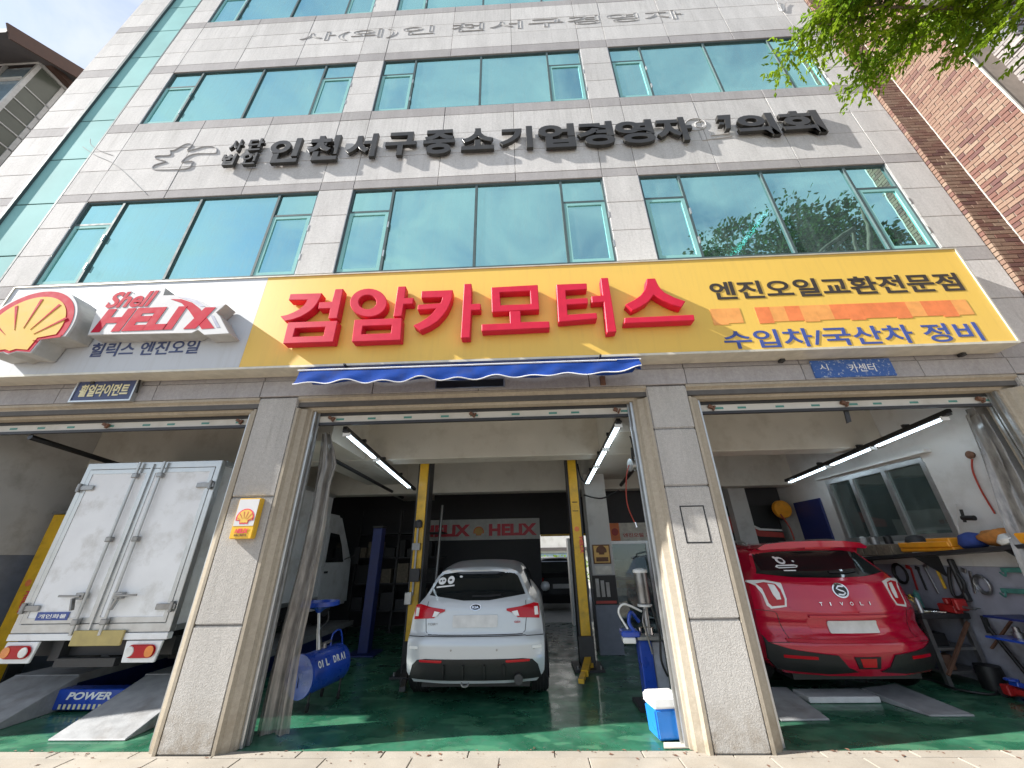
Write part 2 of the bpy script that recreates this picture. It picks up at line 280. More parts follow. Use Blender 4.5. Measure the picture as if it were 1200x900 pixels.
def thing(name, label, cat, loc, group=None):
    o = bpy.data.objects.new(name, None); COL.objects.link(o); o.location = loc; o.empty_display_size = .1
    return tag(o, label, cat, group)
def dup(root, loc, label=None):
    def rec(o, par):
        c = o.copy(); COL.objects.link(c); c.parent = par
        for ch in list(o.children): rec(ch, c)
        return c
    kids = root.children[:]
    r = root.copy(); COL.objects.link(r); r.location = loc
    if label: r['label'] = label
    for ch in kids: rec(ch, r)
    return r
bx = lambda *a: MB().box(*a)
def text(name, body, org, right, upv, w, h, mt, parent, ext=.003, off=0., shear=0., bev=0., fit=True, outline=0., squeeze=None):
    """lettering, fitted to w x h (h None keeps the proportions)"""
    cu = bpy.data.curves.new('lettering', 'FONT'); cu.body = body; cu.size = 1; cu.offset = off; cu.shear = shear; cu.resolution_u = 4
    if outline: cu.fill_mode = 'NONE'; cu.bevel_depth = outline; cu.bevel_resolution = 0
    else: cu.extrude = .01
    tmp = bpy.data.objects.new('lettering', cu); COL.objects.link(tmp)
    dg = bpy.context.evaluated_depsgraph_get(); dg.update(); me = bpy.data.meshes.new_from_object(tmp.evaluated_get(dg)); bpy.data.objects.remove(tmp)
    xs = [v.co.x for v in me.vertices]; ys = [v.co.y for v in me.vertices]; x0, x1, y0, y1 = min(xs), max(xs), min(ys), max(ys)
    sx = w/(x1-x0); sy = h/(y1-y0) if h else sx
    r = Vector(right).normalized(); u = Vector(upv).normalized(); nn = r.cross(u); offv = wloc(parent) if parent else Vector((0, 0, 0)); o_ = Vector(org)
    for v in me.vertices:
        k = (v.co.z/.01+1)/2*ext if not outline else v.co.z
        v.co = o_+r*((v.co.x-x0)*sx)+u*((v.co.y-y0)*sy)+nn*k-offv
    me.name = name; me.materials.clear(); me.materials.append(MATS[mt])
    for q in me.polygons: q.use_smooth = False; q.material_index = 0
    if bev: finish(me, None, bev, 1, True)
    o = bpy.data.objects.new(name, me); COL.objects.link(o); o.parent = parent; return o
XR, ZU = (1, 0, 0), (0, 0, 1)
def ftext(name, body, x0, x1, z0, z1, y, mt, parent, **k): return text(name, body, (x0, y, z0), XR, ZU, x1-x0, z1-z0, mt, parent, **k)
def catmull(pts, n=6, closed=False):
    P = [Vector(p) for p in pts]; k = len(P); out = []
    for i in range(k if closed else k-1):
        a, b, c, d = (P[(i-1) % k], P[i], P[(i+1) % k], P[(i+2) % k]) if closed else (P[max(i-1, 0)], P[i], P[i+1], P[min(i+2, k-1)])
        for j in range(n):
            t_ = j/n; out.append(.5*((2*b)+(c-a)*t_+(2*a-5*b+4*c-d)*t_**2+(3*b-a-3*c+d)*t_**3))
    if not closed: out.append(P[-1])
    return out
def lerp(x, xs, ys):
    if x <= xs[0]: return ys[0]
    for i in range(1, len(xs)):
        if x <= xs[i]: f = (x-xs[i-1])/(xs[i]-xs[i-1]); return ys[i-1]+f*(ys[i]-ys[i-1])
    return ys[-1]

# ================================================================== ground
def sheet(name, x0, x1, y0, y1, z, mt, kind='structure'): return ob(name, MB().add([(x0, y0, z), (x1, y0, z), (x1, y1, z), (x0, y1, z)], [(0, 1, 2, 3)]), mt, kind=kind)
sheet('ground', -900, 900, -900, 900, -.17, 'earth')
sheet('road', -300, 300, -16, -7.6, -.16, 'asphalt')
walk = ob('sidewalk', bx(-40, 40, -7.6, .10, -.3, -.022), 'mortar', kind='structure')
rng = random.Random(3)
slabs = {}
for r_, (y0, y1) in enumerate([(-.02, .09), (-.42, -.03), (-.82, -.43), (-1.22, -.83)]):
    x = -6.4+(.27 if r_ % 2 else 0)
    while x < 6.2:
        w = .73
        key = (r_ == 0)
        if key not in slabs:
            s_ = ob('paving_slab', bx(0, w-.008, 0, y1-y0, -.03, 0), 'paving', walk, bevel=.004); slabs[key] = s_
        else: s_ = slabs[key].copy(); COL.objects.link(s_); s_.parent = walk
        s_.location = (x, y0, rng.uniform(-.0015, .0015)); s_.rotation_euler = (rng.uniform(-.003, .003), 0, 0); x += w
sheet('garage_floor', -7.3, 5.6, .10, 6.75, -.004, 'green_epoxy')
sheet('back_yard', -14, 16, 6.75, 40, -.008, 'concrete')

# ================================================================== main building
B = thing('office_building', 'grey granite office building with teal windows over a three bay garage', 'building', (0, 0, 0))
WX = [(-7.32, -3.295), (-2.727, 1.40), (1.97, 5.87)]
WZ = [(5.30, 7.094), (9.27, 11.08), (13.27, 15.08)]
XL, XRR = -9.5, 6.47
SX0, SX1 = -8.68, -7.88
# structural wall behind the stone
def wall(*a): ob('wall', bx(*a), 'joint', B)
for z0, z1 in [(3.22, 5.30), (7.094, 9.27), (11.08, 13.27), (15.08, 18.6)]: wall(-7.86, XRR-.01, .035, .32, z0, z1)
for z0, z1 in WZ:
    for x0, x1 in [(-7.86, -7.32), (-3.295, -2.727), (1.40, 1.97), (5.87, XRR-.01)]: wall(x0, x1, .035, .32, z0, z1)
wall(XL+.01, SX0-.03, .035, .32, 0, 18.6); ob('wall', bx(XL+.005, -7.86, .33, .5, 0, 18.6), 'joint', B)
ob('roof', bx(XL, XRR, .04, 12, 18.6, 18.8), 'granite_trim', B); ob('side_wall', bx(XRR-.25, XRR-.01, .33, 12, 3.8, 18.6), 'granite_trim', B); ob('side_wall', bx(XL, XL+.25, .5, 12, 0, 18.6), 'granite_trim', B); ob('rear_wall', bx(XL+.3, XRR-.3, 11.7, 12, 3.8, 18.6), 'granite_trim', B)
prng = random.Random(11)
def panel(x0, x1, z0, z1, mt='granite', nm='stone_panel', y=0, th=.03):
    g = .0045; j = prng.uniform(-.002, .002)
    return ob(nm, bx(x0+g, x1-g, y+j, y+th, z0+g, z1-g), mt, B, bevel=.003)
bands = []
BR = [-7.86, -7.32, -5.98, -4.64, -3.295, -2.727, -1.31, -.02, 1.40, 1.97, 3.27, 4.57, 5.87, XRR]
for zs in ([7.094, 7.29, 7.895, 8.455, 9.01, 9.27], [11.08, 11.37, 11.92, 12.46, 13.02, 13.27], [15.08, 15.3, 15.85, 16.4]):
    for i in range(len(zs)-1):
        thin = zs[i+1]-zs[i] < .3
        for a, b in zip(BR, BR[1:]): panel(a, b, zs[i], zs[i+1], 'granite_trim' if thin else 'granite', 'stone_band' if thin else 'stone_panel')
        panel(XL, SX0-.03, zs[i], zs[i+1], 'granite_trim' if thin else 'granite', 'stone_band' if thin else 'stone_panel')
for z0, z1 in WZ:
    for k in range(3):
        a = z0+(z1-z0)*k/3; b = z0+(z1-z0)*(k+1)/3
        for x0, x1 in [(-7.86, -7.32), (-3.295, -2.727), (1.40, 1.97), (5.87, XRR), (XL, SX0-.03)]: panel(x0, x1, a, b)
for x0, x1 in [(5.40, 5.87), (5.87, XRR), (XL, SX0-.03), (-7.86, -7.0)]:
    panel(x0, x1, 5.06, 5.30, 'granite_trim', 'stone_band')
    for z0, z1 in [(4.42, 5.06), (3.76, 4.42)]: panel(x0, x1, z0, z1)
LB = [-9.47, -8.6, -7.3, -5.93, -4.65, -3.27, -1.86, -.55, .80, 1.96, 3.35, 4.72, 5.74, XRR]
for a, b in zip(LB, LB[1:]):
    panel(a, b, 3.56, 3.76, 'granite_trim', 'stone_band'); panel(a, b, 3.345, 3.56, 'granite_trim', 'stone_band', -.012, .045)
# glass strip
st = ob('glass_strip', MB().box(SX0-.03, SX0+.03, -.01, .2, 0, 18.6).box(SX1-.02, SX1+.015, .0, .2, 0, 18.6).box(SX0+.03, SX1-.02, .15, .3, 0, 18.6), 'alu_dark', B)
zz = [2.4+1.185*k for k in range(14)]
for a, b in zip(zz, zz[1:]): ob('pane', bx(SX0+.032, SX1-.02, .03, .045, a+.014, b-.014), 'teal_spandrel', st)
# windows
def window(x0, x1, z0, z1, k):
    f = MB(); w = .034; X = [x0, x0+(x1-x0)*.1665, x0+(x1-x0)*.5, x0+(x1-x0)*.833, x1]; zt = z0+(z1-z0)*.705
    f.box(x0+.002, x1-.002, .02, .10, z1-w, z1-.002).box(x0+.002, x1-.002, .02, .10, z0+.002, z0+w).box(x0+.002, x0+w, .021, .099, z0+w, z1-w).box(x1-w, x1-.002, .021, .099, z0+w, z1-w)
    for q in X[1:4]: f.box(q-.019, q+.019, .018, .101, z0+w, z1-w)
    for a, b in ((X[0]+w, X[1]-.019), (X[3]+.019, X[4]-w)): f.box(a, b, .022, .098, zt-.019, zt+.019)
    fr = ob('window', f, 'alu_dark', B)
    for q in (x0, x1): ob('reveal', bx(q-.004, q+.004, .004, .3, z0, z1), 'alu', fr)
    for a, b, c, d in ((X[1]+.019, X[2]-.019, z0+w, z1-w), (X[2]+.019, X[3]-.019, z0+w, z1-w), (X[0]+w, X[1]-.019, zt+.019, z1-w), (X[3]+.019, X[4]-w, zt+.019, z1-w)):
        ob('pane', bx(a, b, .044, .056, c, d), 'teal_glass', fr)
    for a, b in ((X[0]+w, X[1]-.019), (X[3]+.019, X[4]-w)):
        c, d = z0+w, zt-.019
        ob('sash', MB().ringprism([(a, .025, c), (b, .025, c), (b, .025, d), (a, .025, d)], [(a+.055, .025, c+.055), (b-.055, .025, c+.055), (b-.055, .025, d-.055), (a+.055, .025, d-.055)], (0, .05, 0)), 'teal_spandrel', fr)
        ob('pane', bx(a+.055, b-.055, .04, .05, c+.055, d-.055), 'teal_glass', fr)
        for q in (c+.25, d-.37): ob('hinge', bx(b+.022, b+.040, -.004, .018, q, q+.12), 'alu', fr)
for k, (z0, z1) in enumerate(WZ):
    for x0, x1 in WX: window(x0, x1, z0, z1, k)
# rooms behind the glass
for k, (z0, z1) in enumerate(WZ):
    ob('room_floor', bx(-7.8, 6.2, .33, 11.6, z0-1.05, z0-.85), 'office_dark', B); ob('room_ceiling', bx(-7.8, 6.2, .33, 11.6, z1+.25, z1+.35), 'office_ceiling', B)
    ob('room_wall', bx(-7.8, 6.2, 5.2, 5.3, z0-.85, z1+.25), 'office_wall', B)
    for x in (-3.05, 1.66): ob('room_wall', bx(x-.06, x+.06, .33, 5.19, z0-.85, z1+.25), 'office_wall', B)
for (u0, v0, u1, v1) in [(863, 296, 898, 249), (424, 303, 409, 262), (432, 303, 417, 262), (1082, 290, 1050, 250)]:
    a = at(u0, v0, 'Z', 7.30); b = at(u1, v1, 'Z', 7.30)
    tl = ob('ceiling_tube', MB().bar(a, b, .07, .04), 'tube_glow_office', B)
for x0, x1, k in [(2.04, 3.75, 1), (4.85, 5.8, 1), (2.3, 2.75, 0), (-1.9, -1.2, 2)]:
    rows = []
    for z in [WZ[k][0]-.1, WZ[k][0]+.7, WZ[k][1]+.1]: rows.append([(x0+(x1-x0)*i/60, .30+.045*math.sin(i*.95)+.02*math.sin(i*.37), z) for i in range(61)])
    nm_ = {2.04: 'pale pleated curtain behind the left half of the third floor right window', 4.85: 'pale pleated curtain behind the right sash of the third floor right window', 2.3: 'pale curtain behind the second floor window at the brick side', -1.9: 'pale curtain behind the middle window of the top row'}[x0]
    tag(ob('curtain', MB().grid(rows), 'curtain_cloth', smooth=80), nm_, 'curtain', 'curtains behind the office windows')
# traces left by removed letters
TR = MB()
tb = tag(text('letter_trace', '사(외)인 천서구경영자', (at(345, 60, 'Y', 0).x, -.0035, 12.0), XR, ZU, at(800, 20, 'Y', 0).x-at(345, 60, 'Y', 0).x, .43, 'trace', B, outline=.0045), None, None, None, 'stuff')
pts = [(182, 199), (181, 194), (190, 191), (194, 189), (183, 186), (184, 183), (199, 182), (200, 177), (205, 176), (218, 169), (225, 170), (220, 177), (240, 172), (252, 173), (254, 178), (250, 180), (226, 181), (213, 190), (225, 189), (225, 192), (218, 198)]
ob('emblem_trace', MB().tube(catmull([at(u, v, 'Y', -.003) for u, v in pts], 4, True), .012, 4, True), 'trace', B)
ob('letter_trace', MB().tube([at(815+10*math.cos(a*.5)*0+12.5*math.cos(a*.4), 146+7*math.sin(a*.4), 'Y', -.003) for a in range(16)], .012, 4, True).tube([at(821+6.5*math.cos(a*.4), 146+3.6*math.sin(a*.4), 'Y', -.003) for a in range(16)], .012, 4, True).tube([at(*q, 'Y', -.003) for q in [(819, 154), (823, 165), (858, 160)]], .012, 4).tube([at(*q, 'Y', -.003) for q in [(831, 154), (833, 159), (855, 157)]], .012, 4), 'trace', B)
for q in ([(97, 172), (112, 182), (130, 190), (146, 202), (172, 228)], [(106, 163), (107, 170), (118, 177), (132, 182)]): ob('stray_wire', MB().tube(catmull([at(u, v, 'Y', -.004) for u, v in q], 5), .006, 5), 'trace', B)
ob('stray_wire', MB().tube(catmull([at(u, v, 'Y', -.02) for u, v in [(911, 2), (913, 10), (918, 13), (919, 6), (922, 3)]], 4), .008, 5), 'alu', B)

# pillars with stone blocks, mouldings, guide rails
def pillar(x0, x1, zj, hatch=False):
    c = ob('pillar', bx(x0+.012, x1-.012, .015, .42, 0, 3.34), 'joint', B)
    for a, b in zip(zj, zj[1:]):
        ob('stone_block', bx(x0, x1, 0, .30, a+.004, b-.004), 'granite_pillar', c, bevel=.012, seg=2)
    if hatch:
        ob('access_hatch', MB().ringprism([(1.585, -.002, 1.60), (1.835, -.002, 1.60), (1.835, -.002, 1.96), (1.585, -.002, 1.96)], [(1.597, -.002, 1.612), (1.823, -.002, 1.612), (1.823, -.002, 1.948), (1.597, -.002, 1.948)], (0, .01, 0)), 'black', c)
    return c
pillar(-3.266, -2.776, [0, .95, 2.15, 3.34]); pillar(1.469, 1.94, [0, .95, 2.16, 2.80, 3.34], True); pillar(5.74, XRR, [0, .95, 2.15, 3.34]); pillar(-8.0, -7.45, [0, .95, 2.15, 3.34])
BAYS = [(-7.45, -3.266), (-2.776, 1.469), (1.94, 5.74)]
for x0, x1 in BAYS:
    m_ = .15
    prof = [(0, -.006), (.03, -.006), (.05, .03), (.11, .05), (.13, .09), (m_, .10), (m_, .30), (0, .30)]
    ob('lintel_moulding', MB().prism([(x0, y, 3.343-d) for d, y in prof], (x1-x0, 0, 0)), 'granite_mould', B)
    for s, xe in ((1, x0), (-1, x1)):
        ob('jamb_moulding', MB().prism([(xe+s*(d+.002), y+.006, 0) for d, y in prof], (0, 0, 3.343-m_-.001)), 'granite_mould', B)
        xr = xe+s*(m_+.002)
        ob('guide_rail', MB().box(min(xr, xr+s*.03), max(xr, xr+s*.03), .13, .16, 0, 3.19).box(min(xr, xr+s*.05), max(xr, xr+s*.05), .19, .205, 0, 3.19).box(min(xr, xr+s*.03), max(xr, xr+s*.03), .235, .26, 0, 3.19), 'alu', B)
    xa, xb = x0+m_, x1-m_
    sb = ob('shutter_box', MB().box(xa, xb, .20, .32, 3.155, 3.22).box(xa, xb, .33, .60, 3.17, 3.6), 'steel_dark', B)
    ob('shutter_slat', MB().box(xa+.01, xb-.01, .215, .235, 3.07, 3.153), 'ceiling_paint', sb); ob('bottom_rail', MB().box(xa+.01, xb-.01, .205, .245, 3.035, 3.068), 'steel_dark', sb)
    for i in range(9):
        xx = xa+(xb-xa)*(i+.5)/9+prng.uniform(-.1, .1); ob('sticker', bx(xx, xx+.10, .2125, .2148, 3.095, 3.12), 'teal_metal', sb)
    for i in range(3): ob('latch', MB().obox((xa+(xb-xa)*(.05+.45*i), .19, 3.12), (.05, .04, .035), (0, .4, 0)).obox((xa+(xb-xa)*(.06+.45*i), .185, 3.10), (.02, .03, .06), (0, .5, 0)), 'rust', sb)
# garage interior
ob('ceiling', bx(-7.3, 5.6, .61, 6.9, 3.72, 3.82), 'ceiling_paint', B)
ob('beam', bx(-7.3, 5.6, 1.75, 2.1, 2.955, 3.72), 'ceiling_paint', B, bevel=.01)
ob('beam', bx(-7.3, 5.6, 4.0, 4.3, 2.76, 3.72), 'ceiling_paint', B, bevel=.01)
for x0, x1 in ((-3.45, -2.6), (1.18, 2.08)):
    for y0, y1 in ((.61, 1.75), (2.1, 4.0), (4.3, 6.6)): ob('beam', bx(x0, x1, y0+.002, y1-.002, 2.96, 3.719), 'ceiling_paint', B)
ob('inner_pillar', bx(1.13, 1.53, 3.37, 3.78, .0, .95), 'blue_grey_paint', B); ob('inner_pillar', bx(1.13, 1.53, 3.37, 3.78, .951, 2.958), 'wall_paint', B)
ob('inner_pillar', bx(4.35, 4.7, 4.3, 4.7, 0, 3.7), 'wall_paint', B)
ob('garage_wall', bx(-7.45, -7.3, .43, 6.9, 1.64, 3.8), 'wall_paint', B); ob('garage_wall', bx(-7.45, -7.3, .43, 6.9, 0, 1.638), 'blue_grey_paint', B)
# right wall with window opening
ob('garage_wall', bx(5.6, 5.8, .43, 6.9, 0, 1.30), 'grey_lilac', B)
ob('garage_wall', bx(5.6, 5.8, .43, 1.32, 1.302, 3.8), 'white_wall', B); ob('garage_wall', bx(5.6, 5.8, 3.2, 6.9, 1.302, 3.8), 'white_wall', B)
ob('garage_wall', bx(5.6, 5.8, 1.322, 3.198, 2.70, 3.8), 'white_wall', B); ob('garage_wall', bx(5.6, 5.8, 1.322, 3.198, 1.302, 1.63), 'white_wall', B)
wf = MB().box(5.59, 5.66, 1.325, 3.195, 2.62, 2.695).box(5.59, 5.66, 1.325, 3.195, 1.635, 1.70)
for y in (1.34, 1.98, 2.62, 3.15): wf.box(5.592, 5.658, y-.035, y+.035, 1.70, 2.62)
sw = ob('side_window', wf, 'alu', B)
for y0, y1 in ((1.375, 1.945), (2.015, 2.585), (2.655, 3.115)): ob('pane', bx(5.625, 5.635, y0, y1, 1.70, 2.62), 'clear_glass', sw)
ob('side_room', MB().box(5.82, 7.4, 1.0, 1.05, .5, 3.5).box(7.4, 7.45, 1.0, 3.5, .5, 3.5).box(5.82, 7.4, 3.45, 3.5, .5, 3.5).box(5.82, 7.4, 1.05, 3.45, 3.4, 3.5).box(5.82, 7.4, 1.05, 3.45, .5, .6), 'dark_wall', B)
ob('window_cap', bx(5.50, 5.60, 1.15, 3.3, 2.72, 2.76), 'white_wall', B)
# back wall with the rear door opening
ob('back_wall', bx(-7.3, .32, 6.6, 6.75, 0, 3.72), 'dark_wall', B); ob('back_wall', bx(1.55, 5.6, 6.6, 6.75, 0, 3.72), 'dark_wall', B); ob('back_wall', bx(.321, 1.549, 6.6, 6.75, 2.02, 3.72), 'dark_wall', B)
ob('door_head', bx(.33, 1.54, 6.56, 6.598, 1.97, 2.02), 'yellow_paint', B)
ob('rear_door', MB().box(1.0, 1.04, 6.2, 6.58, 0, 1.9).box(1.04, 1.3, 6.3, 6.34, 0, 1.9), 'alu', B)

# ================================================================== shop sign
S = thing('shop_sign', 'long yellow and white shop sign box with big red Hangul letters', 'sign', (0, -.14, 3.62))
ob('yellow_panel', bx(-3.45, 5.64, -.25, -.03, 3.645, 5.03), 'sign_yellow', S)
ob('white_panel', bx(-7.07, -3.452, -.25, -.03, 3.645, 5.03), 'sign_white', S)
ob('frame', MB().box(-7.09, 5.66, -.262, -.02, 3.615, 3.643).box(-7.09, 5.66, -.262, -.02, 5.032, 5.048).box(5.642, 5.662, -.262, -.02, 3.643, 5.032).box(-7.092, -7.072, -.262, -.02, 3.643, 5.032), 'sign_edge', S)
for x in (-5.5, -2.5, .6, 3.1, 5.2): ob('bracket', MB().box(x, x+.05, -.07, -.0125, 3.58, 3.613), 'steel_dark', S)
YF = -.37
def pa(c): return at(320+c[0]/4.615, 310+c[1]/4.615, 'Y', YF)
def pb(c): return at(570+c[0]/4.615, 310+c[1]/4.615, 'Y', YF)
DV = (0, .115, 0)
def letter(prims, f):
    mb = MB()
    for k, pr in enumerate(prims):
        dy = Vector((0, -.0012*k, 0))
        if isinstance(pr, tuple): mb.ringprism([f(c)+dy for c in pr[0]], [f(c)+dy for c in pr[1]], DV)
        else: mb.prism([f(c)+dy for c in pr], DV)
    lt = ob('letter', mb, 'red_letter', S, bevel=.007, seg=1)
ell = lambda cx, cy, rx, ry, n=28: [(cx+rx*math.cos(2*math.pi*i/n), cy+ry*math.sin(2*math.pi*i/n)) for i in range(n)]
letter([[(92, 158), (265, 153), (255, 178), (240, 206), (222, 230), (203, 248), (178, 265), (150, 281), (108, 296), (62, 306), (38, 278), (75, 270), (110, 256), (140, 240), (162, 222), (176, 205), (184, 191), (82, 192)], [(335, 132), (380, 130), (346, 290), (298, 293), (308, 237), (243, 239), (250, 203), (317, 200)], ([(80, 312), (350, 303), (325, 418), (52, 428)], [(120, 345), (282, 338), (272, 385), (108, 390)])], pa)
letter([(ell(515, 205, 100, 77), ell(510, 202, 48, 38)), [(675, 118), (718, 116), (712, 180), (760, 178), (755, 212), (706, 214), (695, 279), (650, 281)], ([(440, 298), (697, 288), (690, 408), (425, 418)], [(485, 333), (642, 327), (637, 370), (478, 376)])], pa)
letter([[(803, 142), (972, 136), (966, 185), (955, 215), (940, 245), (917, 276), (890, 305), (848, 333), (795, 357), (757, 328), (792, 312), (825, 292), (850, 272), (868, 253), (880, 238), (780, 245), (783, 216), (905, 207), (912, 192), (915, 176), (800, 180)], [(1033, 104), (1073, 102), (1073, 212), (1122, 210), (1122, 245), (1072, 247), (1064, 395), (1015, 397)]], pa)
letter([([(26, 122), (278, 108), (286, 243), (30, 257)], [(72, 150), (236, 142), (240, 212), (78, 218)]), [(125, 252), (185, 249), (187, 310), (340, 306), (343, 342), (-26, 360), (-26, 322), (128, 316)]], pb)
letter([[(378, 106), (543, 100), (545, 133), (428, 140), (432, 185), (548, 179), (550, 210), (436, 217), (440, 270), (597, 260), (600, 292), (390, 310)], [(617, 72), (658, 70), (705, 362), (652, 368), (635, 202), (570, 206), (568, 170), (628, 166)]], pb)
letter([[(867, 75), (913, 73), (930, 110), (945, 131), (965, 150), (1015, 175), (1078, 197), (1055, 232), (1005, 216), (960, 195), (930, 178), (905, 163), (888, 185), (870, 205), (833, 228), (790, 248), (752, 215), (800, 190), (835, 165), (855, 138), (865, 110)], [(748, 287), (1122, 270), (1128, 302), (745, 318)]], pb)
def q8(x, y, Y=-.256): return at(820+x/3.158, 290+y/3.158, 'Y', Y)
a = q8(50, 196); b = q8(945, 97); ftext('lettering', '엔진오일교환전문점', a.x, b.x, a.z+.01, b.z+.02, -.252, 'ink_black', S, off=.024)
a = q8(100, 376); zb = a.z; b = q8(1062, 345); ftext('lettering', '수입차/국산차 정비', a.x, b.x, zb, zb+.25, -.252, 'ink_blue', S, off=.016)
tx0 = q8(45, 255).x; tx1 = q8(1015, 240).x; zt = q8(520, 212).z; n_ = 17; tint = 'ooypoopoyppoooropoooro'
for i in range(n_):
    x0 = tx0+(tx1-tx0)*i/n_; x1 = tx0+(tx1-tx0)*(i+1)/n_
    mt_ = 'ink_orange_pale' if i in (0, 1, 4, 6, 7, 13) else ('ink_orange' if i not in (2, 16) else 'ink_orange_pale')
    if i == 2: continue
    ob('faded_strip', bx(x0, x1-.001, -.2545, -.2502, zt-.225+(.02 if i % 3 else 0), zt+.01), mt_, S)
# shell emblem box
EY = -.50; ecx = -6.12; ebz = 3.80
def fan(scale=1., n=40):
    P = []
    for i in range(n+1):
        th = R(-14)+(R(208))*i/n
        r = .56*scale
        P.append((ecx+math.cos(th)*r*1.02, ebz+.36+math.sin(th)*r))
    base_ = [(ecx-.30*scale, ebz+.22-.04*scale+.02), (ecx-.26*scale, ebz+.20-.19*scale), (ecx-.08*scale, ebz+.20-.17*scale), (ecx, ebz+.20-.20*scale), (ecx+.08*scale, ebz+.20-.17*scale), (ecx+.26*scale, ebz+.20-.19*scale), (ecx+.30*scale, ebz+.22-.04*scale+.02)]
    return P+base_
P3 = lambda pts, y: [(x, y, z) for x, z in pts]
em = ob('shell_emblem', MB().prism(P3(fan(1.08), EY), (0, .245, 0)), 'logo_side', S, bevel=.008)
ob('emblem_face', MB().prism(P3(fan(1.06), EY-.006), (0, .006, 0)), 'logo_white', em)
ob('emblem_border', MB().prism(P3(fan(1.0), EY-.010), (0, .004, 0)), 'logo_red', em)
ob('emblem_field', MB().prism(P3(fan(.84), EY-.014), (0, .004, 0)), 'logo_yellow', em)
for i in range(7):
    th = R(90+(i-3)*27); c = Vector((ecx, 0, ebz+.13)); d = Vector((math.cos(th), 0, math.sin(th))); s_ = Vector((-d.z, 0, d.x)); far = .66-.025*abs(i-3)**1.3
    ob('emblem_ray', MB().prism([c+d*.22+Vector((0, EY-.018, 0)), c+d*far+s_*.018+Vector((0, EY-.018, 0)), c+d*far-s_*.018+Vector((0, EY-.018, 0))], (0, .004, 0)), 'logo_red', em)
# helix logo box
HY = -.43
def ph(x, y, Y=HY): return at(x/4, 320+y/4, 'Y', Y)
hl = [(408, 292), (452, 172), (470, 168), (478, 150), (490, 125), (505, 107), (524, 95), (565, 84), (605, 76), (628, 98), (655, 97), (735, 72), (776, 68), (765, 103), (812, 102), (860, 107), (905, 117), (945, 131), (990, 157), (1062, 145), (1016, 185), (1035, 205), (1050, 235), (1077, 285), (960, 292), (930, 268), (900, 283)]
hx = ob('helix_logo', MB().prism([ph(*c) for c in hl], (0, .175, 0)), 'logo_side', S, bevel=.006)
cx_ = sum(c[0] for c in hl)/len(hl); cy_ = sum(c[1] for c in hl)/len(hl)
ob('logo_face', MB().prism([ph(cx_+(c[0]-cx_)*.985, cy_+(c[1]-cy_)*.975, HY-.004) for c in hl], (0, .004, 0)), 'logo_white', hx)
a = ph(430, 275); b = ph(905, 165); ftext('lettering', 'HELI', a.x, ph(862, 200).x, a.z-.015, ph(640, 166).z, HY-.006, 'logo_red', hx, off=.055, shear=.18)
ob('lettering', MB().prism([ph(*c, HY-.007) for c in [(800, 122), (850, 122), (900, 138), (935, 165), (1005, 258), (945, 262), (885, 175), (850, 140)]], (0, .003, 0)).prism([ph(*c, HY-.0085) for c in [(858, 262), (915, 260), (1012, 160), (962, 160)]], (0, .003, 0)), 'logo_red', hx)
ob('swoosh', MB().prism([ph(*c, HY-.006) for c in [(835, 112), (880, 116), (925, 130), (962, 156), (940, 158), (905, 136), (870, 122)]], (0, .002, 0)).prism([ph(*c, HY-.0062) for c in [(985, 196), (1002, 200), (1032, 255), (1015, 256)]], (0, .002, 0)), 'ink_navy', hx)
a = ph(495, 160); b = ph(750, 82); ftext('lettering', 'Shell', a.x, b.x, a.z-.02, ph(620, 88).z, HY-.006, 'logo_red', hx, off=.03, shear=.25)
a = ph(398, 396, -.25); b = ph(945, 318, -.25); ftext('lettering', '힐릭스 엔진오일', a.x+.03, b.x, a.z, a.z+.205, -.252, 'ink_navy', S, off=.016)

# ================================================================== raised black lettering
A = thing('raised_lettering', 'row of thick black metal Hangul letters on the granite above the second floor windows', 'sign', (0, -.03, 7.75))
def rl(ch, x0, x1, z0, z1, off=.038): return ftext('letter', ch, x0, x1, z0, z1, -.03, 'black_letter', A, ext=.06, off=off, bev=.004)
for ch, x0, x1, z0, z1 in [('인', -4.36, -3.80, 7.74, 8.40), ('천', -3.67, -3.10, 7.75, 8.43), ('서', -2.97, -2.44, 7.78, 8.42), ('구', -2.28, -1.74, 7.78, 8.41), ('중', -1.61, -1.06, 7.76, 8.42), ('소', -.94, -.37, 7.82, 8.41), ('기', -.28, .30, 7.80, 8.40), ('업', .40, 1.03, 7.77, 8.41), ('경', 1.07, 1.70, 7.77, 8.42), ('영', 1.73, 2.38, 7.77, 8.41), ('자', 2.42, 3.03, 7.79, 8.42), ('의', 3.78, 4.44, 7.81, 8.41), ('회', 4.52, 5.20, 7.81, 8.42)]: rl(ch, x0, x1, z0, z1)
for ch, x0, x1, z0, z1 in [('사', -5.14, -4.90, 8.13, 8.45), ('단', -4.79, -4.52, 8.12, 8.45), ('법', -5.16, -4.92, 7.75, 8.05), ('인', -4.80, -4.54, 7.74, 8.05)]: rl(ch, x0, x1, z0, z1, .03)
ob('letter', MB().prism([at(u, v, 'Y', -.105) for u, v in [(840, 135), (856, 134), (857, 150), (851, 151), (849, 140), (841, 140)]], (0, .075, 0)).prism([at(u, v, 'Y', -.106) for u, v in [(843, 143), (849, 143), (849, 146), (843, 146)]], (0, .075, 0)), 'black_letter', A, bevel=.004)

